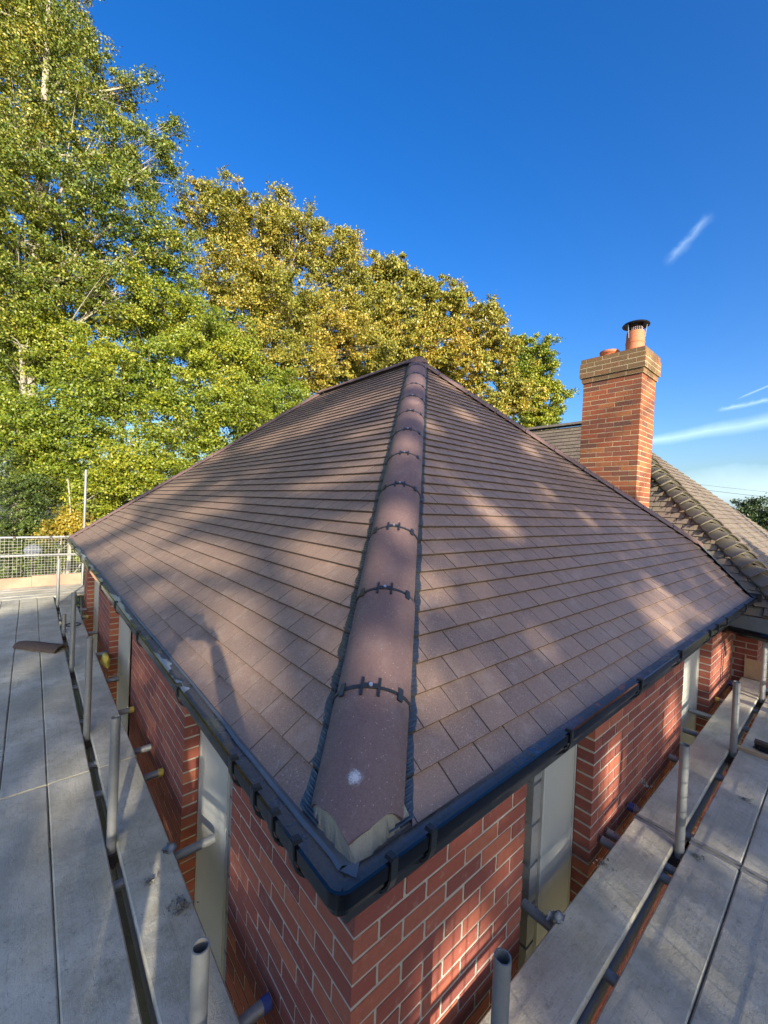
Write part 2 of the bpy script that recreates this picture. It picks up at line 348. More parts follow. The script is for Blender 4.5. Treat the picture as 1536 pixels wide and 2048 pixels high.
# ------------------------------------------------------------------ ground
g = MB(); N_ = 24
for i in range(N_):
    for j in range(N_):
        x0, x1 = -300 + 600 * i / N_, -300 + 600 * (i + 1) / N_; y0, y1 = -300 + 600 * j / N_, -300 + 600 * (j + 1) / N_
        g.add([(x0, y0, -2.7), (x1, y0, -2.7), (x1, y1, -2.7), (x0, y1, -2.7)], [(0, 1, 2, 3)])
setp(g.build('ground', GROUND), kind='structure')

# ------------------------------------------------------------------ extension: dimensions
EL, ER, ZE = -.1994, -.210, .434
TL, TR = .8472, .8787
H = 3.309; HR = H * TL / TR; YF = ER + 8.766                # left slope eave runs y = ER .. YF
ZG, GL, GR = .463, -.300, -.310
GAU = .0798                                                # plan gauge
ZB = -.661
house = empty('brick_extension', (0, 0, -2.7), 'red brick extension with a new brown tiled hipped roof', 'extension')

class Slope:
    def __init__(s, O, u, tan):
        s.O = Vector(O); s.u = Vector(u).normalized(); h = Vector((0, 0, 1)).cross(s.u); s.h = h      # horizontal upslope direction set by caller
        s.tan = tan
    def setup(s, h):
        s.h = Vector(h); c = 1 / math.sqrt(1 + s.tan ** 2); s.v = s.h * c + Vector((0, 0, s.tan * c)); s.n = s.u.cross(s.v)
        if s.n.z < 0: s.n = -s.n
        s.c = c; return s
    def P(s, a, b, w=0.):                                    # a along, b upslope (true length), w off the plane
        return s.O + s.u * a + s.v * b + s.n * w
SLL = Slope((EL, ER, ZE - .03), (0, 1, 0), TL).setup((1, 0, 0))
SLR = Slope((EL, ER, ZE - .03), (1, 0, 0), TR).setup((0, 1, 0))

def tile_mesh(poly, gau, thick, lift, chamf=.0022):
    """poly in (a, b) with b measured from the tile's lower edge; top falls towards the head"""
    top = lambda b: lift + thick - b * (lift / gau)
    n = len(poly); cx_ = sum(p[0] for p in poly) / n; cy_ = sum(p[1] for p in poly) / n
    mb = MB(); vs = [(p[0], p[1], top(p[1]) - thick) for p in poly] + [(p[0], p[1], top(p[1]) - chamf) for p in poly]
    def ins(p):
        d = math.hypot(p[0] - cx_, p[1] - cy_); k = 1 - chamf / max(d, .01); return (cx_ + (p[0] - cx_) * k, cy_ + (p[1] - cy_) * k)
    vs += [(*ins(p), top(p[1])) for p in poly]
    fs = [(k, (k + 1) % n, n + (k + 1) % n, n + k) for k in range(n)] + [(n + k, n + (k + 1) % n, 2 * n + (k + 1) % n, 2 * n + k) for k in range(n)] + [tuple(range(2 * n, 3 * n))]
    mb.add(vs, fs); mb.m = [0] * len(fs)
    for k in range(n):
        mb.m[k] = 1  # dirty dark edge colour, also standing in for shade in the joints
        if poly[k][1] > .012 or poly[(k + 1) % n][1] > .012: mb.m[n + k] = 1
    return mb
def tile_slope(sl, nrow, gau, wid, a0, a1, planes, lap=.035, thick=.012, lift=.013, gap=.004, jit=1., broken=.5, phase=0., first=0):
    """-> list of (world matrix, MB in local coordinates, key, world centre, area)"""
    res = []
    for r in range(first, nrow):
        b0 = r * gau + random.uniform(-.001, .001) * jit
        k0 = int(math.floor(a0 / wid)) - 1; k1 = int(math.ceil(a1 / wid)) + 1
        off = (r % 2) * wid * broken + phase
        for k in range(k0, k1):
            x0 = k * wid + off + gap / 2; x1 = (k + 1) * wid + off - gap / 2
            full = [(x0, b0), (x1, b0), (x1, b0 + gau + lap), (x0, b0 + gau + lap)]
            poly = clip(full, planes)
            if not poly: continue
            cxx = (x0 + x1) / 2
            loc = [(p[0] - cxx, p[1] - b0) for p in poly]
            whole = len(poly) == 4 and all(abs(p[0] - q[0]) < 1e-6 and abs(p[1] - q[1]) < 1e-6 for p, q in zip(poly, full))
            ca = sum(p[0] for p in poly) / len(poly); cb = sum(p[1] for p in poly) / len(poly)
            M = Matrix.Identity(4); rot = Matrix((sl.u, sl.v, sl.n)).transposed().to_4x4()
            if sl.u.cross(sl.v).dot(sl.n) < 0: rot = Matrix((-sl.u, sl.v, sl.n)).transposed().to_4x4(); loc = [(-p[0], p[1]) for p in loc][::-1]
            M = Matrix.Translation(sl.P(cxx + random.uniform(-.0008, .0008) * jit, b0, random.uniform(0, .0012) * jit)) @ rot @ Matrix.Rotation(random.gauss(0, .0035) * jit, 4, 'Z') @ Matrix.Rotation(random.gauss(0, .003) * jit, 4, 'X') @ Matrix.Rotation(random.gauss(0, .004) * jit, 4, 'Y')
            w = sl.P(ca, cb)
            res.append((M, loc, whole, w, (max(p[0] for p in poly) - min(p[0] for p in poly)) * gau))
    return res
def px_size(w, n, area):
    v = w - CAM; d = v.length; z = v.dot(FW)
    if z < .2: return 0.
    px = CX + F_PX * v.dot(RX) / z; py = CY + F_PX * v.dot(DN) / z
    if not (-30 < px < 1566 and -30 < py < 2078): return 0.
    return area * max(0., -v.normalized().dot(n)) / d ** 2
def emit_pieces(pieces, gau, thick, lift, name, mat, parent, limit=300):
    pieces.sort(key=lambda p: -px_size(p[3], p[5], p[4])); wholes = {}
    rest = MB()
    for i, (M, loc, whole, w, area, n) in enumerate(pieces):
        if i < limit:
            if whole:
                key = round(loc[0][0], 3)
                if key not in wholes: wholes[key] = tile_mesh(loc, gau, thick, lift).mesh(name, mat)
                me = wholes[key]
            else: me = tile_mesh(loc, gau, thick, lift).mesh(name, mat)
            link(name, me, parent, m=M)
        else:
            mb = tile_mesh(loc, gau, thick, lift); rest.add([M @ Vector(v) for v in mb.v], mb.f); rest.m[-len(mb.f):] = mb.m
    if rest.v:
        o = rest.build(name + '_field', mat, parent); o['kind'] = 'stuff'

# roof: sarking sheet is the roof part, tiles are its sub-parts
VXA, VYA, VDX, VDY = 5.395, -.2605, .427, .618
VAL = lambda y: VXA + (y - VYA) / VDY * VDX                       # valley line in plan, x as a function of y
roofm = MB()
apexL = Vector((EL + H, ER + HR, ZE - .03 + H * TL)); rend = Vector((EL + H, YF - HR, ZE - .03 + H * TL))
dz = Vector((0, 0, -.012))
vs_ = [Vector((EL, ER, ZE - .03)), Vector((EL, YF, ZE - .03)), rend, apexL, Vector((5.43, ER, ZE - .03)), Vector((5.825, .358, .90)), Vector((EL + 2 * H, YF, ZE - .03)), Vector((EL + 2 * H, -.10, .42))]
roofm.add([v + dz for v in vs_], [(0, 3, 2, 1), (0, 4, 5, 3), (1, 2, 6), (5, 7, 6, 2, 3)])
roof = roofm.build('roof', TRAY, house, origin=(EL, ER, ZE)); 
ABS[roof.name] = Matrix.Translation((EL, ER, ZE))
# planes in slope coordinates (a along eave, b true upslope length; plan distance = b*c)
cL, cR = SLL.c, SLR.c; HO = .155                                         # plan offset of the cut from the hip
kL = TL / TR
planesL = [(-1, kL * cL, -HO * 1.2), (1, kL * cL, 8.766 - HO * .9), (0, 1, H / cL - .05), (0, -1, .0)]
planesR = [(-1, cR / kL, -HO * 1.25), (1, cR / kL, 2 * H - HO * .7), (0, 1, HR / cR - .05), (0, -1, .0)]
# valley: x <= 5.53 + (y-ER)*.688 - .06
planesR.append((1, -.691 * cR, VXA + .691 * (ER - VYA) - EL - .07))
GB_L, GB_R = H / cL / 41.6, HR / cR / 41.6
tp = []
for sl, gb, pl, a1 in ((SLL, GB_L, planesL, 9.0), (SLR, GB_R, planesR, 6.8)):
    for (M, loc, wh, w, ar) in tile_slope(sl, 42, gb, 1.0 * .1755, 0, a1, pl, phase=.04 if sl is SLR else .02, gap=.0019): tp.append((M, loc, wh, w, ar, sl.n))
emit_pieces(tp, GB_L, .014, .016, 'roof_tile', [TILE, TEDGE], roof)

# eaves tray under the first course, left side wide and visible
tr = MB(); NTR = 30; rr_ = random.Random(2); v_ = []
for k in range(NTR + 1):
    y = ER - .012 + (YF - ER) * (k / NTR) ** 2; w_ = .032 if y < .5 else .024; w_ += rr_.uniform(-.002, .002)
    v_ += [(EL + .03, y, ZE - .012), (EL - .004, y, ZE - .004), (EL - w_ * .75, y, ZE + .006), (EL - w_, y, ZE - .001)]
tr.add(v_, [(4 * k + q, 4 * k + q + 1, 4 * k + q + 5, 4 * k + q + 4) for k in range(NTR) for q in range(3)])
tr.add([(EL - .032, ER - .012, ZE - .001), (EL - .004, ER - .012, ZE - .002), (EL + .03, ER - .012, ZE - .006), (EL - .012, ER - .050, ZE - .003)], [(0, 1, 3), (1, 2, 3)])
tr.build('eaves_tray', LEAD, roof)
tr = MB(); tr.add([(EL + .26, ER - .012, ZE - .028), (5.38, ER - .012, ZE - .028), (5.38, ER + .05, ZE + .012), (EL + .26, ER + .05, ZE + .012)], [(0, 3, 2, 1)]); tr.build('eaves_tray', BLACKC, roof)

# hip caps, flashing, clips
def hip_run(A, B, planes_dirs, count, start, step, name, cut=None, width=.125, rise=.078):
    """A foot, B apex of the hip line"""
    D = (B - A).normalized(); Sx = D.cross(Vector((0, 0, 1))).normalized(); Nn = Sx.cross(D).normalized()
    if Nn.z < 0: Nn = -Nn
    NA = 14; arc = []
    for i in range(NA + 1):
        ph = -1 + 2 * i / NA; xx = width * math.sin(ph * 1.25) / math.sin(1.25); zz = rise * (math.cos(ph * 1.25) - math.cos(1.25)) / (1 - math.cos(1.25)); arc.append((xx, zz))
    base = -.052
    for k in range(count):
        t0 = start + k * step; t1 = t0 + step - .007; tw = random.uniform(-.004, .004); mb = MB(); NT = 6; rows = []
        for j in range(NT + 1):
            row_o, row_i = [], []
            for (xx, zz) in arc:
                ts = t0
                if k == 0 and cut is not None:
                    p0 = A + Sx * xx + Nn * (base + zz)
                    ts = max((cut[0] - p0.x) / D.x, (cut[1] - p0.y) / D.y) + .004 * math.sin(xx * 90)
                t = ts + (t1 - ts) * j / NT
                lift = .004 * (1 - (t - t0) / step)
                row_o.append(A + D * t + Sx * (xx * 1.0 + tw) + Nn * (base + zz + lift)); row_i.append(A + D * t + Sx * (xx * .9 + tw) + Nn * (base + zz * .86 - .004 + lift))
            rows.append((row_o, row_i))
        n = NA + 1; vs = [v for ro, ri in rows for v in ro + ri]; st = 2 * n; fs = []
        for j in range(NT):
            for i in range(NA):
                a = j * st + i; fs.append((a, a + 1, a + st + 1, a + st)); fs.append((a + n, a + n + st, a + n + st + 1, a + n + 1))
            for i in (0, NA):
                a = j * st + i; fs.append((a, a + st, a + st + n, a + n) if i == 0 else (a, a + n, a + st + n, a + st))
        for j in (0, NT):
            for i in range(NA):
                a = j * st + i; fs.append((a, a + n, a + n + 1, a + 1) if j == 0 else (a, a + 1, a + n + 1, a + n))
        mb.add(vs, fs); o = mb.build(name, CAP, roof); shade_auto(o, 50)
    return D, Sx, Nn, arc, base
HA = Vector((EL, ER, ZE)); HB = Vector((EL + H, ER + HR, ZE + H * TL)); HL = (HB - HA).length
step = .4625
D, Sx, Nn, arc, base = hip_run(HA, HB, None, 11, -.02, step, 'hip_tile', cut=(EL + .002, ER - .004))
nh = 11
# short closing piece at the apex
hip_run(HA, HB, None, 1, -.02 + nh * step, max(.12, HL - nh * step + .02 + .03), 'hip_tile')
def arcpt(s, extra, t):                                            # s in -1..1 round the cap
    ph = s; xx = .125 * math.sin(ph * 1.25) / math.sin(1.25); zz = .078 * (math.cos(ph * 1.25) - math.cos(1.25)) / (1 - math.cos(1.25))
    nrm = (Sx * math.sin(ph * 1.05) + Nn * math.cos(ph * 1.05)).normalized()
    return HA + D * t + Sx * xx + Nn * (base + zz) + nrm * extra
for k in range(1, 12):
    t = -.02 + k * step - .0035
    u_ = MB()
    for i in range(16):
        s0, s1 = -1.0 + 2 * i / 16, -1.0 + 2 * (i + 1) / 16
        q = [arcpt(s0, -.004, t - .008), arcpt(s1, -.004, t - .008), arcpt(s1, -.004, t + .008), arcpt(s0, -.004, t + .008)]; q2 = [arcpt(s0, .0035, t - .006), arcpt(s1, .0035, t - .006), arcpt(s1, .0035, t + .006), arcpt(s0, .0035, t + .006)]
        u_.add(q + q2, [(4, 5, 6, 7), (0, 1, 5, 4), (3, 7, 6, 2)])
    un = u_.build('union_strip', BLACKC, roof); ABS[un.name] = Matrix.Translation(un.location)
    def pad(s0, s1, t0, t1, e0=.003, e1=.0085):
        p = MB(); q = [arcpt(s0, e0, t0), arcpt(s1, e0, t0), arcpt(s1, e0, t1), arcpt(s0, e0, t1)]; r_ = [arcpt(s0, e1, t0), arcpt(s1, e1, t0), arcpt(s1, e1, t1), arcpt(s0, e1, t1)]
        p.add(q + r_, [(4, 5, 6, 7), (0, 1, 5, 4), (1, 2, 6, 5), (2, 3, 7, 6), (3, 0, 4, 7)]); return p
    cl = MB()
    for a_ in (pad(-.19, -.14, t - .034, t + .030), pad(.14, .19, t - .034, t + .030), pad(-.16, .16, t - .008, t + .008, .003, .009)): cl.add(a_.v, a_.f)
    co = cl.build('centre_clip', BLACKC, roof)
    for sgn in (-1, 1):
        p = pad(sgn * .62 - .06, sgn * .62 + .06, t - .024, t + .020, .002, .009); p.build('side_clip', BLACKC, roof)
        p = pad(sgn * 1.02 - .03, sgn * 1.02 + .03, t - .02, t + .05, -.004, .004); p.build('side_clip', BLACKC, roof)
    sc_ = MB(); c0 = arcpt(0, .008, t + .002); sc_.tube([c0, c0 + Nn * .004], .0065, 10); sc_.build('screw', ZINC, roof)
c0 = arcpt(.02, 0, .165); sc_ = MB(); sc_.tube([c0 - Nn * .001, c0 + Nn * .003], .005, 10); sc_.build('screw', ZINC, roof)
dm = MB(); ring = [arcpt(.0 + .1 * math.cos(a) * .9 - .06, .0012, .165 + .022 * math.sin(a)) for a in np.linspace(0, 2 * math.pi, 25)[:-1]]
# pale drilling dust spread round the screw
DUST = NM('drilling_dust'); dn = DUST.noise(200, 4, .9); DUST.col((.55, .56, .58)).set(Roughness=1.)
tb = DUST.n('ShaderNodeBsdfTransparent'); ms_ = DUST.n('ShaderNodeMixShader')
vd = DUST.n('ShaderNodeVectorMath', operation='DISTANCE'); DUST.l(DUST.geo.outputs['Position'], vd.inputs[0]); dc = arcpt(-.05, 0, .165); vd.inputs[1].default_value = dc
fo = DUST.n('ShaderNodeMapRange'); DUST.l(vd.outputs['Value'], fo.inputs[0]); fo.inputs[1].default_value = .004; fo.inputs[2].default_value = .036; fo.inputs[3].default_value = .75; fo.inputs[4].default_value = -.32
fac = DUST.ramp(DUST.math('ADD', fo.outputs[0], DUST.math('MULTIPLY', DUST.math('SUBTRACT', dn, .5), 1.6)), [(.1, 0.), (.6, .85)])
DUST.l(fac, ms_.inputs[0]); DUST.l(tb.outputs[0], ms_.inputs[1]); DUST.l(DUST.b.outputs[0], ms_.inputs[2]); DUST.l(ms_.outputs[0], DUST.o.inputs[0])
gd = MB()
for i in range(8):
    for j in range(6):
        s0, s1 = -.42 + .74 * i / 8, -.42 + .74 * (i + 1) / 8; t0, t1 = .125 + .08 * j / 6, .125 + .08 * (j + 1) / 6
        gd.add([arcpt(s0, .0045, t0), arcpt(s1, .0045, t0), arcpt(s1, .0045, t1), arcpt(s0, .0045, t1)], [(0, 1, 2, 3)])
gd.build('drilling_dust', DUST.m, roof)

# pleated flashing both sides of the hip, stepping with the courses
for side, sl, gb in ((0, SLL, GB_L), (1, SLR, GB_R)):
    fl = MB(); c_ = sl.c; npl = int(HL / .005); prev = None; hp = []
    for i in range(npl):
        t = .02 + (HL - .05) * i / npl
        P_ = HA + D * t                                     # point on hip line
        dplan = (P_.x - EL) if side == 0 else (P_.y - ER)   # plan distance up the slope
        row = []
        for w_, (inn, outr) in enumerate(((.085, 0), (.13, 0), (.158, 1))):
            wob = (.0035 * math.sin(t * 23) + .0025 * math.sin(t * 61 + side) - .005 * ((dplan / c_ / gb) % 1.0)) * outr
            q = (w_, inn + wob)
            # move along the contour (horizontal, along the eave direction) away from the hip
            a = ((P_.y - ER) if side == 0 else (P_.x - EL)) + q[1] * 1.28
            b = dplan / c_
            fr = (b / gb) % 1.0; hgt = .026 - .013 * fr
            row.append(sl.P(a, b, hgt + .003 + ((.0042 if i % 4 < 2 else -.0010) if w_ < 2 else .0005) + (.004 if w_ < 2 else 0)))
        hp.append(row)
    vs = [v for r_ in hp for v in r_]; fs = []
    for i in range(len(hp) - 1):
        for j in range(2):
            a = i * 3 + j; fs.append((a, a + 1, a + 4, a + 3))
    fl.add(vs, fs); fl.build('hip_flashing', FLASH, roof)
# bedding mortar under the cut hip tile
mo = MB(); NA = 44; up, lo_ = [], []
for i in range(NA + 1):
    s_ = -1.02 + 2.04 * i / NA; ph = s_; xx = .118 * math.sin(ph * 1.25) / math.sin(1.25); zz = .07 * (math.cos(ph * 1.25) - math.cos(1.25)) / (1 - math.cos(1.25))
    p0 = HA + Sx * xx + Nn * (base + zz); ts = max((EL + .006 - p0.x) / D.x, (ER + .001 - p0.y) / D.y)
    u0 = p0 + D * ts; up.append(u0)
    dirx = u0.x - EL < u0.y - ER - .01
    jit_ = .0025 * math.sin(i * 1.3) + .0015 * math.sin(i * 2.9)
    tgt = Vector((u0.x - .007 + jit_ if dirx else u0.x - .003, u0.y - .004 if dirx else u0.y - .022 * max(.15, 1 - max(0, (u0.x - EL - .05) / .13)) + jit_, 0))
    zpl = ZE - .012 + max(0, min(tgt.x - EL, tgt.y - ER)) * TL
    lo_.append(Vector((tgt.x, tgt.y, min(u0.z - .006, zpl))))
back = [u + D * .05 - Nn * .012 for u in up]
n = NA + 1
mid_ = [(a * .45 + b * .55) + Vector((random.uniform(-.0035, .0035), random.uniform(-.0035, .0035), random.uniform(-.002, .004))) for a, b in zip(up, lo_)]
mo.add(back + up + mid_ + lo_, [(r_ * n + i, r_ * n + i + 1, (r_ + 1) * n + i + 1, (r_ + 1) * n + i) for r_ in range(3) for i in range(NA)])
mo.build('bedding_mortar', MORTAR_HIP, roof)
mo = MB()                                                   # squeezed mortar by the right flashing
pts_ = [SLR.P(.165, .03, .030), SLR.P(.20, .025, .030), SLR.P(.203, .09, .024), SLR.P(.195, .12, .022), SLR.P(.18, .10, .024)]
mo.prism(pts_, Vector((0, 0, .005))); mo.build('bedding_mortar', MORTAR_HIP, roof)

# ridge and the two far hips: caps only
def caprun(A, B, name, step=.45, width=.12, up=.02):
    D_ = (B - A).normalized(); S_ = D_.cross(Vector((0, 0, 1))).normalized(); N2 = S_.cross(D_).normalized(); N2 = N2 if N2.z > 0 else -N2
    n = int((B - A).length / step) + 1
    for k in range(n):
        t0 = k * step; t1 = min(t0 + step - .008, (B - A).length + .03)
        if t1 - t0 < .05: continue
        mb = MB(); pr = []
        for i in range(9):
            ph = (-1 + i / 4) * 1.25; pr.append((width * math.sin(ph) / math.sin(1.25), .078 * (math.cos(ph) - math.cos(1.25)) / (1 - math.cos(1.25))))
        jl = random.uniform(-.003, .003)
        vs = [A + D_ * t + S_ * (x * (1 if o == 0 else .9)) + N2 * (up - .07 + z * (1 if o == 0 else .85) + (.003 if t == t0 else 0) + jl) for t in (t0, t1) for o in (0, 1) for x, z in pr]
        fs = [(i, i + 1, 18 + i + 1, 18 + i) for i in range(8)] + [(9 + i, 27 + i, 27 + i + 1, 10 + i) for i in range(8)]
        for e in (0, 18): fs += [(e + i, e + 9 + i, e + 10 + i, e + i + 1) for i in range(8)]
        mb.add(vs, fs); o = mb.build(name, CAP, roof); shade_auto(o, 50)
        cl = MB()
        for xx in (0,):
            c = A + D_ * (t1 + .004) + S_ * width * xx + N2 * (up + .002 - .02 * abs(xx)); cl.box((-.012, -.012, -.006), (.012, .012, .006), Matrix.Translation(c))
        cl.build('union_clip', BLACKC, roof)
RB = Vector((EL + H, YF - HR, ZE + H * TL)); RBh = HB
caprun(RBh + Vector((0, .06, 0)), RB, 'ridge_tile', up=.03)
caprun(Vector((EL, YF, ZE)), RB, 'hip_tile')
J = Vector((5.815, .375, .945)); caprun(J, HB, 'hip_tile')
ap_ = MB()                                                   # mitred mortar bonnet at the apex
ap_.lathe(HB + Vector((0, 0, -.06)), [(.15, 0), (.135, .05), (.09, .085), (.03, .10), (0, .102)], 18); shade_auto(ap_.build('apex_cap', CAP, roof), 60)
# black dry-verge line along the right hip underside
vb = MB(); Dh = (HB - J).normalized(); Sh = Dh.cross(Vector((0, 0, 1))).normalized()
if Sh.y > 0: Sh = -Sh
q0, q1 = J + Sh * .11, HB + Sh * .11
vb.add([q0 + Vector((0, 0, -.05)), q1 + Vector((0, 0, -.05)), q1 + Sh * .035 + Vector((0, 0, -.062)), q0 + Sh * .035 + Vector((0, 0, -.062))], [(0, 1, 2, 3)])
vb.build('hip_flashing', FLASH, roof)
# valley lead
vl = MB(); vd_ = Vector((.427, .618, .543)); V0 = Vector((5.395, -.2605, .405)); V1 = V0 + vd_ * 1.03
wl = Vector((-.15, 0, .012)); wr = Vector((.10, 0, .05)); NS = 14
rows = []
for i in range(NS + 1):
    c = V0 + (V1 - V0) * (i / NS); jw = .012 * math.sin(i * 2.1)
    rows += [c + wl + Vector((jw, 0, .010)), c + Vector((-.05, 0, .004)), c + Vector((.0, 0, .004)), c + wr]
vl.add(rows, [(i * 4 + j, i * 4 + j + 1, i * 4 + j + 5, i * 4 + j + 4) for i in range(NS) for j in range(3)])
vl.build('valley_lead', LEAD, roof, smooth=True)
vt = MB(); vt.add([V0 + Vector((-.12, -.02, .02)), V0 + Vector((.30, -.05, .06)), V0 + Vector((.32, .12, .10)), V0 + Vector((-.03, .14, .06))], [(0, 1, 2, 3)]); vt.build('valley_lead', LEAD, roof)

# ------------------------------------------------------------------ gutter
FX, FY = GL + .115, GR + .115                                        # fascia faces
prof = [(0, -.050), (.001, -.057), (.012, -.068), (.035, -.073), (.066, -.073), (.088, -.067), (.100, -.052), (.1035, -.034), (.110, -.031), (.1115, 0), (.1115, .004), (.1035, .004), (.103, -.003), (.100, -.030), (.092, -.050), (.070, -.067), (.035, -.067), (.014, -.062), (.007, -.054), (.005, -.050)]
prof = [(o * .115 / .1115, z) for o, z in prof]
RC = .075
def gpath(o, z, n=8, ystart=8.60, xend=5.33):
    pts = [(FX - o, ystart, z), (FX - o, 4.0, z), (FX - o, 1.0, z)]; cx0, cy0 = FX - RC, FY - RC
    r = max(o - RC, 0.)
    for k in range(n + 1):
        a = math.pi + (math.pi / 2) * k / n
        if o > RC: pts.append((cx0 + r * math.cos(a), cy0 + r * math.sin(a), z))
        else: pts.append((FX - o, FY - o, z))
    yo = FY - o
    pts += [(1.0, yo, z), (3.0, yo, z), (xend, yo, z)]
    return pts
def sweep(mb, profile, zt, close=True):
    rows = [gpath(o, zt + z) for o, z in profile]; m = len(rows[0]); vs = [p for r_ in rows for p in r_]; n = len(rows); fs = []
    for i in range(n if close else n - 1):
        j = (i + 1) % n
        for k in range(m - 1): fs.append((i * m + k, i * m + k + 1, j * m + k + 1, j * m + k))
    if close: fs += [tuple(i * m for i in range(n)), tuple(i * m + m - 1 for i in range(n - 1, -1, -1))]
    mb.add(vs, fs)
gm = MB(); sweep(gm, prof, ZG); gut = gm.build('gutter', BLACK, house, origin=(FX, FY, ZG)); shade_auto(gut, 25); ABS[gut.name] = Matrix.Translation(gut.location)
W_ = FX - GL
wtm = MB(); sweep(wtm, [(.006, -.040), (.03, -.036), (.06, -.038), (W_ - .009, -.034)], ZG, close=False); wtm.build('gutter_silt', WET, gut, smooth=True)
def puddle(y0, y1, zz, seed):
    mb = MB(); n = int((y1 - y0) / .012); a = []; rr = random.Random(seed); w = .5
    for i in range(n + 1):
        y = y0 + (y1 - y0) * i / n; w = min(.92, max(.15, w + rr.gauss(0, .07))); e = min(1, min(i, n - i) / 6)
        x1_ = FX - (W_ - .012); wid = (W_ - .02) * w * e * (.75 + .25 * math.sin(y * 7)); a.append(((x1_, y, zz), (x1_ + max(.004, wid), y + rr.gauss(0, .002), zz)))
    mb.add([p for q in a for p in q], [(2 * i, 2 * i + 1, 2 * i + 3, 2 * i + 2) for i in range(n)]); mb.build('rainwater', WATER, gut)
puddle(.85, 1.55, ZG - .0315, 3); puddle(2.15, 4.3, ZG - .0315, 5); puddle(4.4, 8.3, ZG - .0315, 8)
def bracket(x, y, axis, big=False, hook=True):
    mb = MB(); h = .010 if not big else .055; e = .0015
    ou = [(W_ - .010, .010), (W_ + .0018, .010), (W_ + .0018, -.001), (W_ - .001, -.033), (W_ - .0095, -.056), (W_ - .022, -.0715), (W_ * .6, -.0775), (.03, -.0775), (.004, -.072)]
    pr_ = ou + [(.004, -.082), (.03, -.0835), (W_ * .6, -.0835), (W_ - .018, -.077), (W_ - .004, -.058), (W_ + .0045, -.033), (W_ + .0065, .0), (W_ + .0065, .0145), (W_ - .010, .0145)]
    def pt(o, z, s_): return (x - (o), y + s_, ZG + z) if axis == 'L' else (x + s_, y - (o), ZG + z)
    n = len(pr_); vs = [pt(o, z, s_) for s_ in (-h, h) for o, z in pr_]; q = []
    for i in range(n):
        j = (i + 1) % n; q.append((i, j, n + j, n + i))
    for a_ in range(8): q += [(a_, a_ + 1, n - 2 - a_, n - 1 - a_), (n + a_ + 1, n + a_, 2 * n - 1 - a_, 2 * n - 2 - a_)]
    mb.add(vs, q)
    lug = [pt(o, z, s_) for s_ in (-h * .8, h * .8) for o, z in ((W_ - .022, .004), (W_ + .004, .006), (W_ + .004, .018), (W_ - .018, .016))]
    mb.add(lug, [(0, 1, 2, 3), (7, 6, 5, 4), (0, 4, 5, 1), (1, 5, 6, 2), (2, 6, 7, 3), (3, 7, 4, 0)])
    if not big:
        ws = [pt(o, z, s_) for s_ in (-.012, .012) for o, z in ((.003, -.080), (W_ * .80, -.080), (W_ * .55, -.104), (.003, -.112))]
        mb.add(ws, [(0, 1, 2, 3), (7, 6, 5, 4), (0, 4, 5, 1), (1, 5, 6, 2), (2, 6, 7, 3), (3, 7, 4, 0)])
    mb.build('gutter_bracket', BLACKC, gut)
for i, y in enumerate([-.129, -.018, .096, .262, .887, 1.753, 2.591, 3.421, 4.4, 5.4, 6.4, 7.4]): bracket(FX, y, 'L', big=False)
for x in [-.146, -.014, .734, 1.486, 2.187, 2.932, 3.187, 3.533, 4.4]: bracket(x, FY, 'R')
ec = MB(); ec.box((5.33, FY - W_ - .006, ZG - .085), (5.345, FY, ZG + .008)); ec.build('stop_end', BLACKC, gut)
co = MB()                                                    # corner union collar
for a_, prof2 in ((0, None),):
    pass
# fascia + soffit
fa = MB(); fa.box((FX, FY, .255), (FX + .016, 8.56, .392)); fa.box((FX + .016, FY, .255), (5.33, FY + .016, .392)); fa.build('fascia', BLACKC, house)
sf = MB(); sf.box((FX + .017, FY + .017, .255), (0, 8.5, .263)); sf.box((0, FY + .017, .255), (5.33, 0, .263)); sf.build('soffit', SOFF, house)

# ------------------------------------------------------------------ brick walls
BPIECES = []
def brick_rows(face, spans, ztop, zbot, parent, out_list, corner=True, depth_=.1025, jx=.010, course=.075, zref=0.):
    """face 'R': along +X at y=0 facing -Y; face 'L': along +Y at x=0 facing -X"""
    k0 = int(math.ceil((zref - ztop) / course)); k1 = int(math.floor((zref - zbot) / course))
    for k in range(k0, k1):
        zt = zref - course * k - .006; zb_ = zt - (course - .012)
        if zt > ztop + .001: zt = ztop
        for si, (a0, a1) in enumerate(spans):
            even = (k % 2 == 0)
            if si == 0 and corner: start = (a0 if even else a0 + .1125) if face == 'R' else (a0 + .1125 if even else a0)
            else: start = a0 - (0 if even else .1125)
            x = start
            while x < a1 - .02:
                b0, b1 = max(x, a0), min(x + .2135, a1)
                if a1 - (x + .225) < .04: b1 = a1
                if b1 - b0 > .03: out_list.append((face, b0, b1, zb_, zt, depth_))
                x += .225
                if b1 == a1: break
SPR = [(0, 1.0125), (1.785, 3.70), (4.79, 5.975)]; SPL = [(0, 1.0), (1.83, 3.66), (5.15, 6.30), (7.85, 8.40)]
bl = []
brick_rows('R', SPR, .245, -2.68, house, bl); brick_rows('L', SPL, .245, -2.68, house, bl)
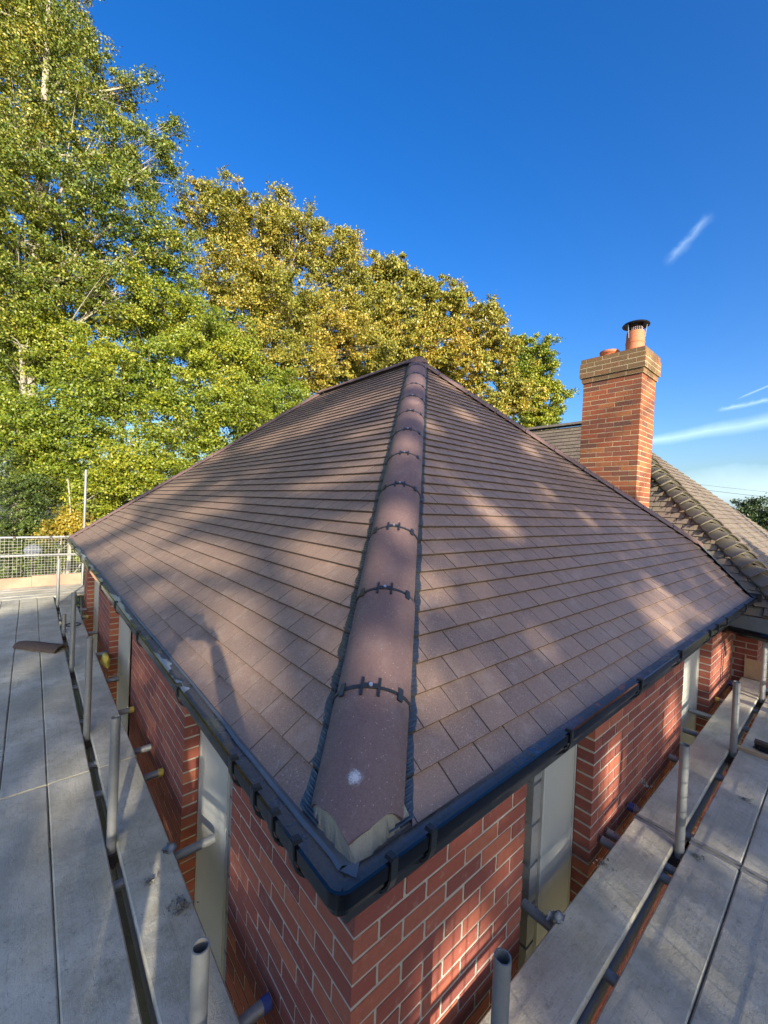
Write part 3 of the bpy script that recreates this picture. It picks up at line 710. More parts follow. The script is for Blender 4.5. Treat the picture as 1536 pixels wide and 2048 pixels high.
def brick_mb(lx, ly, lz, seed, ch=.0018):
    r_ = random.Random(seed); j = lambda a: a + r_.uniform(-.0012, .0012); mb = MB(); X, Y, Z = lx / 2, ly / 2, lz / 2; vs = []; idx = {}
    for sx in (-1, 1):
        for sy in (-1, 1):
            for sz in (-1, 1):
                for ax in range(3):
                    p = [sx * X, sy * Y, sz * Z]
                    for q in range(3):
                        if q != ax: p[q] -= (sx, sy, sz)[q] * ch
                    idx[(sx, sy, sz, ax)] = len(vs); vs.append([j(c) for c in p])
    fs = []
    for ax in range(3):
        o1, o2 = [(1, 2), (0, 2), (0, 1)][ax]
        for s in (-1, 1):
            c = []
            for u, v in ((-1, -1), (1, -1), (1, 1), (-1, 1)):
                t = [0, 0, 0]; t[ax] = s; t[o1] = u; t[o2] = v; c.append(idx[(*t, ax)])
            fs.append(tuple(c))
    for ax in range(3):                                          # edges between faces
        o1, o2 = [(1, 2), (0, 2), (0, 1)][ax]
        for u in (-1, 1):
            for v in (-1, 1):
                a, b = [0] * 3, [0] * 3; a[ax] = -1; b[ax] = 1; a[o1] = b[o1] = u; a[o2] = b[o2] = v
                fs.append((idx[(*a, o1)], idx[(*b, o1)], idx[(*b, o2)], idx[(*a, o2)]))
    for sx in (-1, 1):
        for sy in (-1, 1):
            for sz in (-1, 1): fs.append((idx[(sx, sy, sz, 0)], idx[(sx, sy, sz, 1)], idx[(sx, sy, sz, 2)]))
    mb.add(vs, fs); return mb
MESHC = {}
def emit_bricks(items, mat, parent, limit, name='brick', bias=lambda w: 1.):
    """items: (centre, (dx,dy,dz), normal)"""
    items = sorted(items, key=lambda it: -px_size(it[0] + it[2] * .05, it[2], it[1][2] * max(it[1][0] * abs(it[2].y), it[1][1] * abs(it[2].x))) * bias(it[0]))
    rest = MB()
    for i, (c, d, n) in enumerate(items):
        key = (mat.name, round(d[0], 3), round(d[1], 3), round(d[2], 3), random.randrange(4))
        M = Matrix.Translation(c + Vector((random.uniform(-.0007, .0007), random.uniform(-.0007, .0007), random.uniform(-.001, .001)))) @ Matrix.Rotation(random.uniform(-.003, .003), 4, 'Z') @ Matrix.Rotation(random.gauss(0, .004), 4, 'Y' if abs(n.y) > .5 else 'X') @ Matrix.Diagonal((random.uniform(.992, 1.002), random.uniform(.992, 1.002), random.uniform(.965, 1.012), 1))
        if i < limit:
            if key not in MESHC:
                me = brick_mb(*d, hash(key[1:])).mesh(name, mat); MESHC[key] = me
            link(name, MESHC[key], parent, m=M)
        else:
            mb = MB(); mb.box((-d[0] / 2, -d[1] / 2, -d[2] / 2), (d[0] / 2, d[1] / 2, d[2] / 2)); rest.add([M @ Vector(v) for v in mb.v], mb.f)
    if rest.v: o = rest.build(name + '_field', mat, parent); o['kind'] = 'stuff'
items = []
for (f_, a0, a1, z0, z1, dp) in bl:
    c = ((a0 + a1) / 2)
    if f_ == 'R': items.append((Vector((c, dp / 2, (z0 + z1) / 2)), (a1 - a0, dp, z1 - z0), Vector((0, -1, 0))))
    else: items.append((Vector((dp / 2, c, (z0 + z1) / 2)), (dp, a1 - a0, z1 - z0), Vector((-1, 0, 0))))
wallm = MB(); R_ = .0036
wallm.box((R_, R_, -2.7), (SPR[0][1] - R_, .0995, .2445)); wallm.add([(R_, .0996, -2.7), (R_, SPL[0][1] - R_, -2.7), (.0995, SPL[0][1] - R_, -2.7), (.0995, .0996, -2.7), (R_, .0996, .2445), (R_, SPL[0][1] - R_, .2445), (.0995, SPL[0][1] - R_, .2445), (.0995, .0996, .2445)], [(0, 1, 5, 4), (1, 2, 6, 5), (2, 3, 7, 6), (4, 5, 6, 7)])
wall = wallm.build('pier', MORTAR, house, origin=(0, 0, -2.7)); ABS[wall.name] = Matrix.Translation(wall.location); wall['label'] = 'corner brick pier under the rounded gutter corner'
piers = {('R', 0): wall, ('L', 0): wall}
for f_, sp in (('R', SPR), ('L', SPL)):
    for i, (a0, a1) in enumerate(sp):
        if i == 0: continue
        pm_ = MB(); pm_.box((a0 + R_, R_, -2.7), (a1 - R_, .0995, .2445)) if f_ == 'R' else pm_.box((R_, a0 + R_, -2.7), (.0985, a1 - R_, .2445))
        p_ = pm_.build('pier', MORTAR, house); ABS[p_.name] = Matrix.Translation(p_.location); piers[(f_, i)] = p_
items.sort(key=lambda it: -px_size(it[0] + it[2] * .05, it[2], it[1][2] * max(it[1][0] * abs(it[2].y), it[1][1] * abs(it[2].x))) * (1. if it[0].z > -1.0 else .15))
top300 = set(id(it) for it in items[:300])
for (f_, i), p_ in piers.items():
    a0, a1 = (SPR if f_ == 'R' else SPL)[i]
    mine = [it for it in items if (abs(it[2].y) > .5) == (f_ == 'R') and a0 - .01 <= (it[0].x if f_ == 'R' else it[0].y) <= a1 + .01]
    emit_bricks([it for it in mine if id(it) in top300], BRICK, p_, 300)
    emit_bricks([it for it in mine if id(it) not in top300], BRICK, p_, 0)
# closing walls away from the camera, and the inner leaf
cw = MB(); cw.box((.10, 8.30, -2.7), (6.1, 8.40, .25)); cw.box((6.0, .2, -2.7), (6.1, 8.30, .25)); cw.build('rear_wall', BRICK, house)
# inner block leaf seen in the openings
def blocks(face, a0, a1, off, parent):
    k = 0; z = .24
    while z > -2.6:
        mb = MB(); hh = .215
        if face == 'R': mb.box((a0, off, z - hh + .008), (a1, off + .1, z))
        else: mb.box((off, a0, z - hh + .008), (off + .1, a1, z))
        o = mb.build('concrete_block', BLOCK, parent); z -= hh + .010
blocks('R', 1.30, 1.50, .115, wall); blocks('L', 1.20, 1.42, .115, wall)
dk = MB(); dk.box((1.03, .30, -2.7), (1.9, .32, .25)); dk.box((3.6, .30, -2.7), (4.9, .32, .25)); dk.box((.30, .95, -2.7), (.32, 1.9, .25)); dk.box((.30, 3.6, -2.7), (.32, 5.25, .25)); dk.box((.30, 6.2, -2.7), (.32, 7.9, .25)); dk.build('inner_leaf', BLOCK, house)
def cavity_board(face, a0, a1, off):
    mb = MB(); n = int((a1 - a0) / .0125); z0, z1 = -2.2, .246
    pr_ = []
    for i in range(n):
        x = a0 + (a1 - a0) * i / n; pr_ += [(x, 0), (x + (a1 - a0) / n * .72, 0), (x + (a1 - a0) / n * .78, .0022), (x + (a1 - a0) / n * .94, .0022)]
    pr_.append((a1, 0)); m = len(pr_)
    for z in (z0, z1):
        pass
    P = lambda a, o, z: (a, off + o, z) if face == 'R' else (off + o, a, z)
    vs = [P(a, o, z) for z in (z0, z1) for a, o in pr_] + [P(a, .012, z) for z in (z0, z1) for a in (a0, a1)]
    fs = [(i, i + 1, m + i + 1, m + i) for i in range(m - 1)]; b = 2 * m; fs += [(0, m, b + 2, b), (m - 1, b + 1, b + 3, 2 * m - 1), (b, b + 2, b + 3, b + 1)]
    mb.add(vs, fs)
    o = mb.build('cavity_board', UPVC, house)
    tr_ = MB()
    for a in (a0, a1 - .018): tr_.box(P(a, -.006, z0), P(a + .018, -.0005, z1)) if face == 'R' else tr_.box((off - .006, a, z0), (off - .0005, a + .018, z1))
    tr_.build('edge_trim', UPVC, o)
    ABS[o.name] = Matrix.Translation(o.location)
cavity_board('R', 1.38, 1.78, .106); cavity_board('L', 1.325, 1.826, .106)
cavity_board('R', 4.10, 4.785, .106); cavity_board('L', 4.45, 5.146, .106); cavity_board('L', 7.2, 7.846, .106)

# ------------------------------------------------------------------ old house
old = empty('older_house', (6.2, .1, -2.7), 'older brick house with weathered clay tile roof behind the new extension', 'house')
TO, TY = 1.27, .965
O0 = Vector((5.395, 0, .39))                                      # point on the -X slope plane
zO = lambda x: .39 + TO * (x - 5.395)
hipC = Vector((5.6263, -.2334, .6838)); zY = lambda y: .6838 + TY * (y + .2334)
XRG, ZRG = 7.4975, zO(7.4975); YAP = -.2334 + (ZRG - .6838) / TY
EX = 5.29; ZEO = zO(EX); EY = -.2334 + (ZEO - .6838) / TY           # old eave corner
FARX = 12.2
hipdir = Vector((1, TO / TY, TO)); apO = Vector((XRG, YAP, ZRG)); footO = Vector((EX, EY, ZEO))
yv = lambda x: (x - 5.514) / .434 * .631 - .245
orf = MB(); dzo = Vector((0, 0, -.03)); RE = Vector((XRG, 9.0, ZRG))
vo = [footO, apO, RE, Vector((EX, 9.0, ZEO)), Vector((11.5, EY, ZEO)), Vector((9.9, 9., ZEO)), Vector((XRG + (ZRG - ZEO) * 1.36, EY, ZEO))]
orf.add([v + dzo for v in vo], [(0, 1, 2, 3), (0, 6, 1), (1, 6, 5, 2)])
oroof = orf.build('roof', OLDT, old, origin=footO); ABS[oroof.name] = Matrix.Translation(oroof.location)
SO = Slope((EX, EY, ZEO - .02), (0, 1, 0), TO).setup((1, 0, 0)); SY = Slope((EX, EY, ZEO - .02), (1, 0, 0), TY).setup((0, 1, 0))
gO = .10; top_o = (ZRG - ZEO) / TO / SO.c; top_y = (ZRG - ZEO) / TY / SY.c
kO = TO / TY
plO = [(-1, kO * SO.c, -.10), (0, 1, top_o - .05), (1, 0, 9.0 - EY), (0, -1, 0.)]
# stay clear of the valley: y >= yv(x)+.05 -> a >= ...
farH = 1.36
plY = [(-1, SY.c / kO, -.12), (1, SY.c * TY * farH, (XRG - EX) + (ZRG - ZEO) * farH), (0, 1, top_y - .03), (0, -1, 0.)]
tp = []
for sl, pl, a1, nr, jj in ((SO, plO, 9.3, int(top_o / gO) + 1, 2.2), (SY, plY, 7, int(top_y / gO) + 1, 2.0)):
    for (M, loc, wh, w, ar) in tile_slope(sl, nr, gO, .170, 0, a1, pl, thick=.014, lift=.016, gap=.006, jit=jj): 
        if sl is SO and ((w.y < .37 and w.x < VAL(w.y) + .04) or (w.y >= .37 and w.x < 5.80)): continue
        tp.append((M, loc, wh, w, ar * (2.5 if sl is SO and .0 < w.y < 2 else 1), sl.n))
emit_pieces(tp, gO, .014, .016, 'clay_tile', [OLDT, OEDGE], oroof)
# bonnet hip tiles
hl = (apO - footO).length; hd = (apO - footO).normalized(); nb = int(hl / .150)
hs_ = hd.cross(Vector((0, 0, 1))).normalized(); hn = hs_.cross(hd).normalized(); hn = hn if hn.z > 0 else -hn
for k in range(nb):
    t0 = .02 + k * hl / nb; L_ = .23; mb = MB(); NB = 10; rows = []; ro = random.uniform(-.012, .012); rl = random.uniform(-.006, .010)
    for j, (tt, wd, rs, lf) in enumerate(((0, .165, .088, .104), (.35, .142, .084, .058), (1., .088, .062, -.008))):
        for th in (0, .014):
            for i in range(NB + 1):
                ph = (-1 + 2 * i / NB); droop = abs(ph) ** 1.7
                c = footO + hd * (t0 + L_ * tt - (0.035 * abs(ph) * (1 - tt))) + hs_ * (wd * ph + ro) + hn * (lf + rl - th - droop * rs)
                rows.append(c)
    n = NB + 1; fs = []
    for j in range(2):
        b = j * 2 * n
        for i in range(NB):
            fs.append((b + i, b + i + 1, b + 2 * n + i + 1, b + 2 * n + i)); fs.append((b + n + i, b + 3 * n + i, b + 3 * n + i + 1, b + n + i + 1))
    fs += [(i, n + i, n + i + 1, i + 1) for i in range(NB)]
    mb.add(rows, fs); o = mb.build('bonnet_tile', BONN, oroof); shade_auto(o, 50)
    if k % 1 == 0:
        mm = MB(); vs = []
        for i in range(NB + 1):
            ph = (-1 + 2 * i / NB) * .86; dr = abs(ph) ** 1.7
            a_ = footO + hd * (t0 + .010 - .035 * abs(ph)) + hs_ * (.150 * ph + ro) + hn * (.086 - dr * .084); vs += [a_, a_ - hn * (.050 - .012 * abs(ph)) + hd * .012]
        mm.add(vs, [(2 * i, 2 * i + 1, 2 * i + 3, 2 * i + 2) for i in range(NB)]); mm.build('bonnet_mortar', MORTAR_HIP, oroof)
oc = MB()
for k in range(20):
    y = YAP + .05 + k * .33
    if y > 8.6: break
    c = MB(); pr_ = [(.11 * math.sin(a), .085 * math.cos(a)) for a in np.linspace(-1.35, 1.35, 9)]
    vs = [(XRG + x, yy, ZRG - .02 + z) for yy in (y, y + .322) for x, z in pr_]; c.add(vs, [(i, i + 1, 10 + i, 9 + i) for i in range(8)] + [tuple(range(9)), tuple(range(17, 8, -1))]); shade_auto(c.build('ridge_tile', BONN, oroof), 50)
# eaves board and gutter of the old house
eb = MB(); eb.box((EX + .02, EY + .02, ZEO - .21), (EX + .045, .5, ZEO - .045)); eb.box((EX + .045, EY + .02, ZEO - .21), (11.0, EY + .045, ZEO - .045)); eb.box((EX + .03, EY + .03, ZEO - .205), (5.98, .0, ZEO - .20)); eb.build('eaves_board', LEAD, old)
og = MB(); og.tube([(EX - .03, EY - .35, ZEO - .27), (EX - .02, -.05, ZEO - .23), (EX + .02, .0, ZEO - .24)], .045, 10); og.build('gutter', BLACK, old)
# old walls: west return at x=5.985, south wall at y=-.235
OW, OS = 5.985, -.235
obl = []
k = 0
for k in range(-3, 34):
    zt = .0 - .075 * k - .02; zb_ = zt - .065
    if zt > .16: continue
    even = k % 2 == 0; x = OS + (.0 if even else .1125)
    while x < -.01:
        b1 = min(x + .215, -.004); obl.append((Vector((OW + .051, (x + b1) / 2, (zt + zb_) / 2)), (.1025, b1 - x, .065), Vector((-1, 0, 0)))); x += .225
    x = OW + (.1125 if even else 0.)
    while x < 9.5:
        obl.append((Vector((x + .1075, OS + .051, (zt + zb_) / 2)), (.215, .1025, .065), Vector((0, -1, 0)))); x += .225
owm = MB(); owm.box((OW + .003, OS + .003, -2.7), (OW + .09, .2, .17)); owm.box((OW + .09, OS + .003, -2.7), (9.9, OS + .09, .17)); owm.box((9.8, OS + .09, -2.7), (9.9, 8.9, .17)); owm.box((6.4, 8.8, -2.7), (9.8, 8.9, .17))
ow = owm.build('wall', MORTAR, old, origin=(OW, OS, -2.7)); ABS[ow.name] = Matrix.Translation(ow.location)
emit_bricks(obl, BRICK_OLD, ow, 100)
# chimney
CXA, CXB, CYA, CYB = 5.47, 6.04, 1.022, 1.806; CC = .0702; ZT = 3.232
chm = MB(); chm.box((CXA + .003, CYA + .003, .3), (CXB - .003, CYB - .003, ZT)); chim = chm.build('chimney', MORTAR_CH, old, origin=(CXA, CYA, .3)); ABS[chim.name] = Matrix.Translation(chim.location)
cb = []; ctop = []
def ring(x0, x1, y0, y1, zt, hh, even, lst, br=.222):
    """one brick course round a rectangle, outer skin"""
    dp = .09; zc = zt - hh / 2
    def run(a0, a1, st):
        x = a0 + (0 if st else -.113); out_ = []
        while x < a1 - .01:
            b0, b1 = max(x, a0), min(x + br - .009, a1)
            if a1 - (x + br) < .04: b1 = a1
            if b1 - b0 > .02: out_.append((b0, b1))
            x += br
            if b1 == a1: break
        return out_
    for b0, b1 in run(y0, y1, even): lst.append((Vector((x0 + dp / 2, (b0 + b1) / 2, zc)), (dp, b1 - b0, hh), Vector((-1, 0, 0))))
    for b0, b1 in run(x0 + dp + .009, x1, not even): lst.append((Vector(((b0 + b1) / 2, y0 + dp / 2, zc)), (b1 - b0, dp, hh), Vector((0, -1, 0))))
    for b0, b1 in run(x0 + dp + .009, x1, even): lst.append((Vector(((b0 + b1) / 2, y1 - dp / 2, zc)), (b1 - b0, dp, hh), Vector((0, 1, 0))))
    for b0, b1 in run(y0 + dp + .009, y1 - dp - .009, even): lst.append((Vector((x1 - dp / 2, (b0 + b1) / 2, zc)), (dp, b1 - b0, hh), Vector((1, 0, 0))))
for k in range(36): ring(CXA, CXB, CYA, CYB, ZT - k * CC - .004, CC - .009, k % 2 == 0, cb if k not in (3,) else cb)
emit_bricks(cb, BRICK_CH, chim, 215)
E1, E2 = .022, .045
ctm = MB(); ctm.box((CXA - E1 + .002, CYA - E1 + .002, ZT + .0005), (CXB + E1 - .002, CYB + E1 - .002, ZT + CC)); ctm.box((CXA - E2 + .012, CYA - E2 + .012, ZT + CC + .0005), (CXB + E2 - .012, CYB + E2 - .012, ZT + 5 * CC - .01)); ctm.box((CXA - E2 + .002, CYA - E2 + .002, ZT + CC + .001), (CXB + E2 - .002, CYB + E2 - .002, ZT + 4 * CC - .008)); ctm.build('corbel_mortar', MORTAR_CH, chim)
ring(CXA - E1, CXB + E1, CYA - E1, CYB + E1, ZT + CC - .004, CC - .009, True, ctop)
for k in range(4): ring(CXA - E2 + (.01 if k == 3 else 0), CXB + E2 - (.01 if k == 3 else 0), CYA - E2 + (.01 if k == 3 else 0), CYB + E2 - (.01 if k == 3 else 0), ZT + CC * (k + 2) - .004, CC - .009, k % 2 == 0, ctop)
emit_bricks(ctop, BRICK_CT, chim, 80, name='corbel_brick')
fl_ = MB(); zt_ = ZT + 5 * CC - .004; a, b, c, d = CXA - E2 + .012, CXB + E2 - .012, CYA - E2 + .012, CYB + E2 - .012; m1, m2, m3, m4 = a + .12, b - .12, c + .12, d - .12
fl_.add([(a, c, zt_), (b, c, zt_), (b, d, zt_), (a, d, zt_), (m1, m3, zt_ + .035), (m2, m3, zt_ + .035), (m2, m4, zt_ + .035), (m1, m4, zt_ + .035)], [(0, 1, 5, 4), (1, 2, 6, 5), (2, 3, 7, 6), (3, 0, 4, 7), (4, 5, 6, 7)]); fl_.build('flaunching', MORTAR_CH, chim)
PX = 5.755
pb = MB(); pb.lathe((PX, 1.225, zt_), [(.120, 0), (.122, .05), (.118, .17), (.124, .175), (.124, .19), (.118, .195), (.117, .30), (.112, .34), (.10, .34), (.10, .1)], 28); pot = pb.build('chimney_pot', TERRA, old); shade_auto(pot, 35); pot['label'] = 'tall terracotta chimney pot under the dark rain cowl'; ABS[pot.name] = Matrix.Translation(pot.location)
cwl = MB(); cwl.lathe((PX, 1.225, zt_ + .44), [(.172, -.012), (.176, -.004), (.165, .012), (.09, .042), (0, .052)], 32); cwl.lathe((PX, 1.225, zt_ + .44), [(.172, -.012), (.09, .012), (0, .02)], 32)
cw_ = cwl.build('cowl', COWL, pot); shade_auto(cw_, 40)
cg = MB()
for i in range(22):
    a = 2 * math.pi * i / 22; p = Vector((PX + .085 * math.cos(a), 1.225 + .085 * math.sin(a), zt_ + .33)); cg.tube([p, p + Vector((0, 0, .125))], .0035, 5)
for z in (.35, .375, .40, .425): cg.lathe((PX, 1.225, zt_ + z), [(.088, -.003), (.091, 0), (.088, .003), (.085, 0), (.088, -.003)], 24)
cg.build('cowl_cage', COWL, pot)
st = MB()
for a in (.6, 2.7, 4.8): st.tube([Vector((PX + .118 * math.cos(a), 1.225 + .118 * math.sin(a), zt_ + .24)), Vector((PX + .13 * math.cos(a), 1.225 + .13 * math.sin(a), zt_ + .34)), Vector((PX + .14 * math.cos(a), 1.225 + .14 * math.sin(a), zt_ + .435))], .005, 6)
st.build('cowl_strap', ZINC, pot)
ps = MB(); ps.lathe((PX, 1.57, zt_), [(.095, 0), (.095, .07), (.100, .08), (.095, .09), (.115, .105), (.130, .118), (.132, .145), (.12, .15), (.075, .15), (.07, .05)], 28); po2 = ps.build('chimney_pot', TERRA, old); shade_auto(po2, 35); po2['label'] = 'short terracotta chimney pot with a wide rim'

# ------------------------------------------------------------------ scaffold
def board(axis, a0, a1, c0, c1, label, group, z=ZB, th=.038, seed=0, tilt=0.):
    r_ = random.Random(seed); mb = MB(); n = max(2, int((a1 - a0) / .5)); bv = .006; rows = []
    prof_ = [(c0, z - th + bv), (c0, z - bv), (c0 + bv, z), ((c0 + c1) / 2, z + .0008), (c1 - bv, z), (c1, z - bv), (c1, z - th + bv), (c1 - bv, z - th), (c0 + bv, z - th)]
    for i in range(n + 1):
        a = a0 + (a1 - a0) * i / n; w = r_.gauss(0, .0012); h = r_.gauss(0, .0008) + tilt * (a - a0)
        for c, zz in prof_: rows.append((c + w, a, zz + h) if axis == 'Y' else (a, c + w, zz + h))
    m = len(prof_); fs = [(i * m + j, i * m + (j + 1) % m, (i + 1) * m + (j + 1) % m, (i + 1) * m + j) for i in range(n) for j in range(m)] + [tuple(range(m)), tuple(range((n + 1) * m - 1, n * m - 1, -1))]
    mb.add(rows, fs); org = Vector(((c0 + c1) / 2, (a0 + a1) / 2, z - th)) if axis == 'Y' else Vector(((a0 + a1) / 2, (c0 + c1) / 2, z - th))
    # the grain runs along object Y: turn X boards round
    if axis == 'X':
        mb.v = [tuple(Matrix.Rotation(-math.pi / 2, 3, 'Z') @ (Vector(v) - org)) for v in mb.v]; me = mb.mesh('scaffold_board', BOARD); o = link('scaffold_board', me, None, m=Matrix.Translation(org) @ Matrix.Rotation(math.pi / 2, 4, 'Z'))
    else: o = mb.build('scaffold_board', BOARD, origin=org)
    setp(o, label, 'scaffold board', group)
    for e, a in ((0, a0), (1, a1)):                                 # galvanised end hoop
        hb = MB(); w = .022; y0, y1 = (a - .001, a + w) if e == 0 else (a - w, a + .001)
        if axis == 'Y': hb.box((c0 - .0015, y0, z - th - .0015), (c1 + .0015, y1, z + .0016 + tilt * (a - a0)))
        else: hb.box((y0, c0 - .0015, z - th - .0015), (y1, c1 + .0015, z + .0016 + tilt * (a - a0)))
        ABS[o.name] = o.matrix_world.copy() if axis == 'Y' else Matrix.Translation(org) @ Matrix.Rotation(math.pi / 2, 4, 'Z')
        hb.build('end_band', BAND, o)
    return o
BAND = simple('dusty_end_band', (.24, .245, .225), .7, .2, .3, 20, .3)
gl_ = 'boards of the left scaffold walkway'; gr_ = 'boards of the right scaffold walkway'; sd = 0
posn = ['inner board beside the left brick wall', 'board just outside the left inner standards', 'third board row of the left walkway', 'fourth board row of the left walkway', 'outermost board row, left walkway']
lx = [(-.385, -.155), (-.660, -.432), (-.893, -.665), (-1.124, -.898), (-1.356, -1.129)]
brk = [-1.5, 2.445, 6.35, 8.66]; where = ['nearest stretch', 'middle stretch', 'far stretch']
for i, (c0, c1) in enumerate(lx):
    bk = brk if i < 3 else [-1.5, 2.60, 6.5, 8.66]
    for j in range(3):
        sd += 1; board('Y', bk[j] + .008, bk[j + 1] - .007, c0, c1, f'dusty grey board, {where[j]}, {posn[i]}', gl_, z=ZB + (.0015 if j == 1 else 0) + random.uniform(-.002, .002), seed=sd)
posr = ['inner board beside the right brick wall', 'board just outside the right inner standards', 'third board row of the right walkway', 'fourth board row of the right walkway', 'outermost board row, right walkway']
ry = [(-.335, -.108), (-.615, -.388), (-.850, -.622), (-1.085, -.857), (-1.318, -1.091)]
for i, (c0, c1) in enumerate(ry):
    bk = [-.145, 2.215, 5.93] if i == 0 else ([-.145 , 2.262, 3.80, 5.95] if i == 1 else ([-.145, 2.25, 6.1] if i < 4 else [-.145, 3.4, 6.6]))
    for j in range(len(bk) - 1):
        sd += 1; wh = ['near stretch', 'far stretch'][j] if len(bk) == 3 else ['near stretch', 'short middle stretch', 'far stretch'][j]
        board('X', bk[j] + .008, bk[j + 1] - .007, c0, c1, f'dusty grey board, {wh}, {posr[i]}', gr_, z=ZB + random.uniform(-.002, .002), seed=sd + 50)
for i in range(5):
    y0 = 8.675 + i * .235
    board('X', -2.2, .12 if i < 5 else .1, y0, y0 + .228, ['cross board next to the ends of the left walkway', 'second cross board at the far platform', 'middle cross board of the far platform', 'fourth cross board at the far platform', 'last cross board under the mesh guard'][i] + ', sunlit', 'cross boards of the far platform', z=ZB + random.uniform(-.001, .002), seed=90 + i)

def pole(p0, p1, label, group, cat='scaffold tube', name='scaffold_tube', hollow=.82, cap=None, r=.0242, mat=None, n=20):
    mb = MB(); pts = [Vector(p0), Vector(p0) + (Vector(p1) - Vector(p0)) * .5, Vector(p1)]; mb.tube(pts, r, n, hollow=hollow)
    o = mb.build(name, mat or GALV, origin=Vector(p0)); shade_auto(o, 40); setp(o, label, cat, group); ABS[o.name] = Matrix.Translation(o.location)
    if cap:
        d = (Vector(p1) - Vector(p0)).normalized(); c = MB(); c.tube([Vector(p1) - d * .030, Vector(p1) + d * .003], r + .0025, 20, hollow=.85); shade_auto(c.build('end_cap', cap, o), 40)
    return o
def coupler(p, label, group, ax='X'):
    o = empty('coupler', p, label, 'coupler', group)
    p = Vector(p)
    b = MB(); b.tube([p - Vector((0, 0, .028)), p + Vector((0, 0, .028))], .033, 14); b.box((-.035, -.03, -.025), (.035, .03, .025), Matrix.Translation(p + (Vector((.03, 0, 0)) if ax == 'X' else Vector((0, .03, 0))))); b.build('body', RUST, o)
    c = MB(); q = p + (Vector((.0, -.045, 0)) if ax == 'X' else Vector((-.045, 0, 0))); c.tube([q, q + (Vector((0, -.04, 0)) if ax == 'X' else Vector((-.04, 0, 0)))], .008, 6); c.tube([q + (Vector((0, -.008, 0)) if ax == 'X' else Vector((-.008, 0, 0))), q + (Vector((0, -.022, 0)) if ax == 'X' else Vector((-.022, 0, 0)))], .014, 6); c.build('bolt', RUST, o)
GI = 'inner standards of the scaffold'
stdL = [(.16, .045, 'short steel tube nearest the camera on the left, open top'), (1.655, .045, 'steel tube rising between the left boards beside the second pier'), (3.0, .115, 'third steel tube along the left walkway, standing slightly tall'), (4.62, .17, 'tall steel tube beside the dark offcut on the left boards'), (6.1, -.41, 'stubby steel tube with its low top near the black ring'), (7.9, .12, 'last steel tube of the left walkway, before the mesh guard')]
for y, zt, lab in stdL:
    x = -.409; pole((x, y, -2.69), (x + .004, y + .004, zt), lab, GI, name='scaffold_standard', cat='scaffold standard')
    coupler((x, y, ZB - .075), f'rusty coupler on the {lab.split(",")[0]}', 'couplers at the inner standards', 'X')
stdR = [(.245, .018, 'short open steel tube standing against the right brick corner pier'), (2.128, -.047, 'steel tube between the right boards at the board joint'), (3.72, -.077, 'thinner looking steel tube midway along the right walkway'), (5.33, -.03, 'farthest right steel tube, striped by mesh shadow')]
for x, zt, lab in stdR:
    y = -.362; pole((x, y, -2.69), (x + .003, y, zt), lab, GI, name='scaffold_standard', cat='scaffold standard')
    coupler((x, y, ZB - .075), f'rusty coupler on the {lab}', 'couplers at the inner standards', 'Y')
pole((-.409 + .05, -1.4, ZB - .13), (-.409 + .05, 9.8, ZB - .13), 'long ledger tube under the left boards, glimpsed in the gap', 'ledgers under the boards')
pole((-.2, -.312, ZB - .13), (6.1, -.312, ZB - .13), 'long ledger tube under the right boards, glimpsed in the gap', 'ledgers under the boards')
pole((.06, 9.55, -2.69), (.065, 9.56, 1.75), 'tall pale steel tube rising beyond the far roof corner', 'tall tubes at the far end', name='scaffold_standard', cat='scaffold standard')
GT = 'transom tubes poking out towards the brick walls'
trL = [(.482, -.022, BLUE, 'with a blue end cap nearest the corner'), (1.42, .072, None, 'poking into the first left opening'), (2.24, -.02, YEL, 'with a yellow end on the second left pier'), (2.62, -.022, None, 'bare ended just past the yellow one'), (3.36, -.022, YEL, 'with a yellow end near the second left opening'), (4.18, -.022, None, 'crossing the second left opening'), (5.10, -.02, BLUE, 'with a blue end by the yellow sack'), (6.10, -.022, None, 'at the third left pier'), (7.07, -.05, YEL, 'with a yellow end near the last pier'), (7.6, -.022, None, 'farthest along the left wall')]
for y, xe, cap, lab in trL: pole((-1.45, y + .0, ZB - .065), (xe, y + .01, ZB - .065), f'left transom tube {lab}', GT, cap=cap)
trR = [(1.16, .068, None, 'reaching into the first right opening beside the brick corner'), (1.915, .10, None, 'crusted with mortar and lying across the white panel'), (2.01, .048, None, 'crusted with mortar right under the second pier corner'), (2.38, -.02, BLUE, 'with a blue end under the second pier'), (3.30, -.02, None, 'bare ended at the middle of the second pier'), (3.93, .03, None, 'lower one in the dark second opening'), (4.46, .10, None, 'upper one in the second right opening'), (5.03, -.01, YEL, 'with a yellow end at the third pier'), (5.74, -.02, BLUE, 'with a blue end near the old house corner')]
for x, ye, cap, lab in trR:
    ye = min(ye, -.018) if any(a0 - .03 < x < a1 + .03 for a0, a1 in SPR) else ye
    pole((x, -1.42, ZB - .065), (x, ye, ZB - .065), f'right transom tube {lab}', GT, cap=cap)
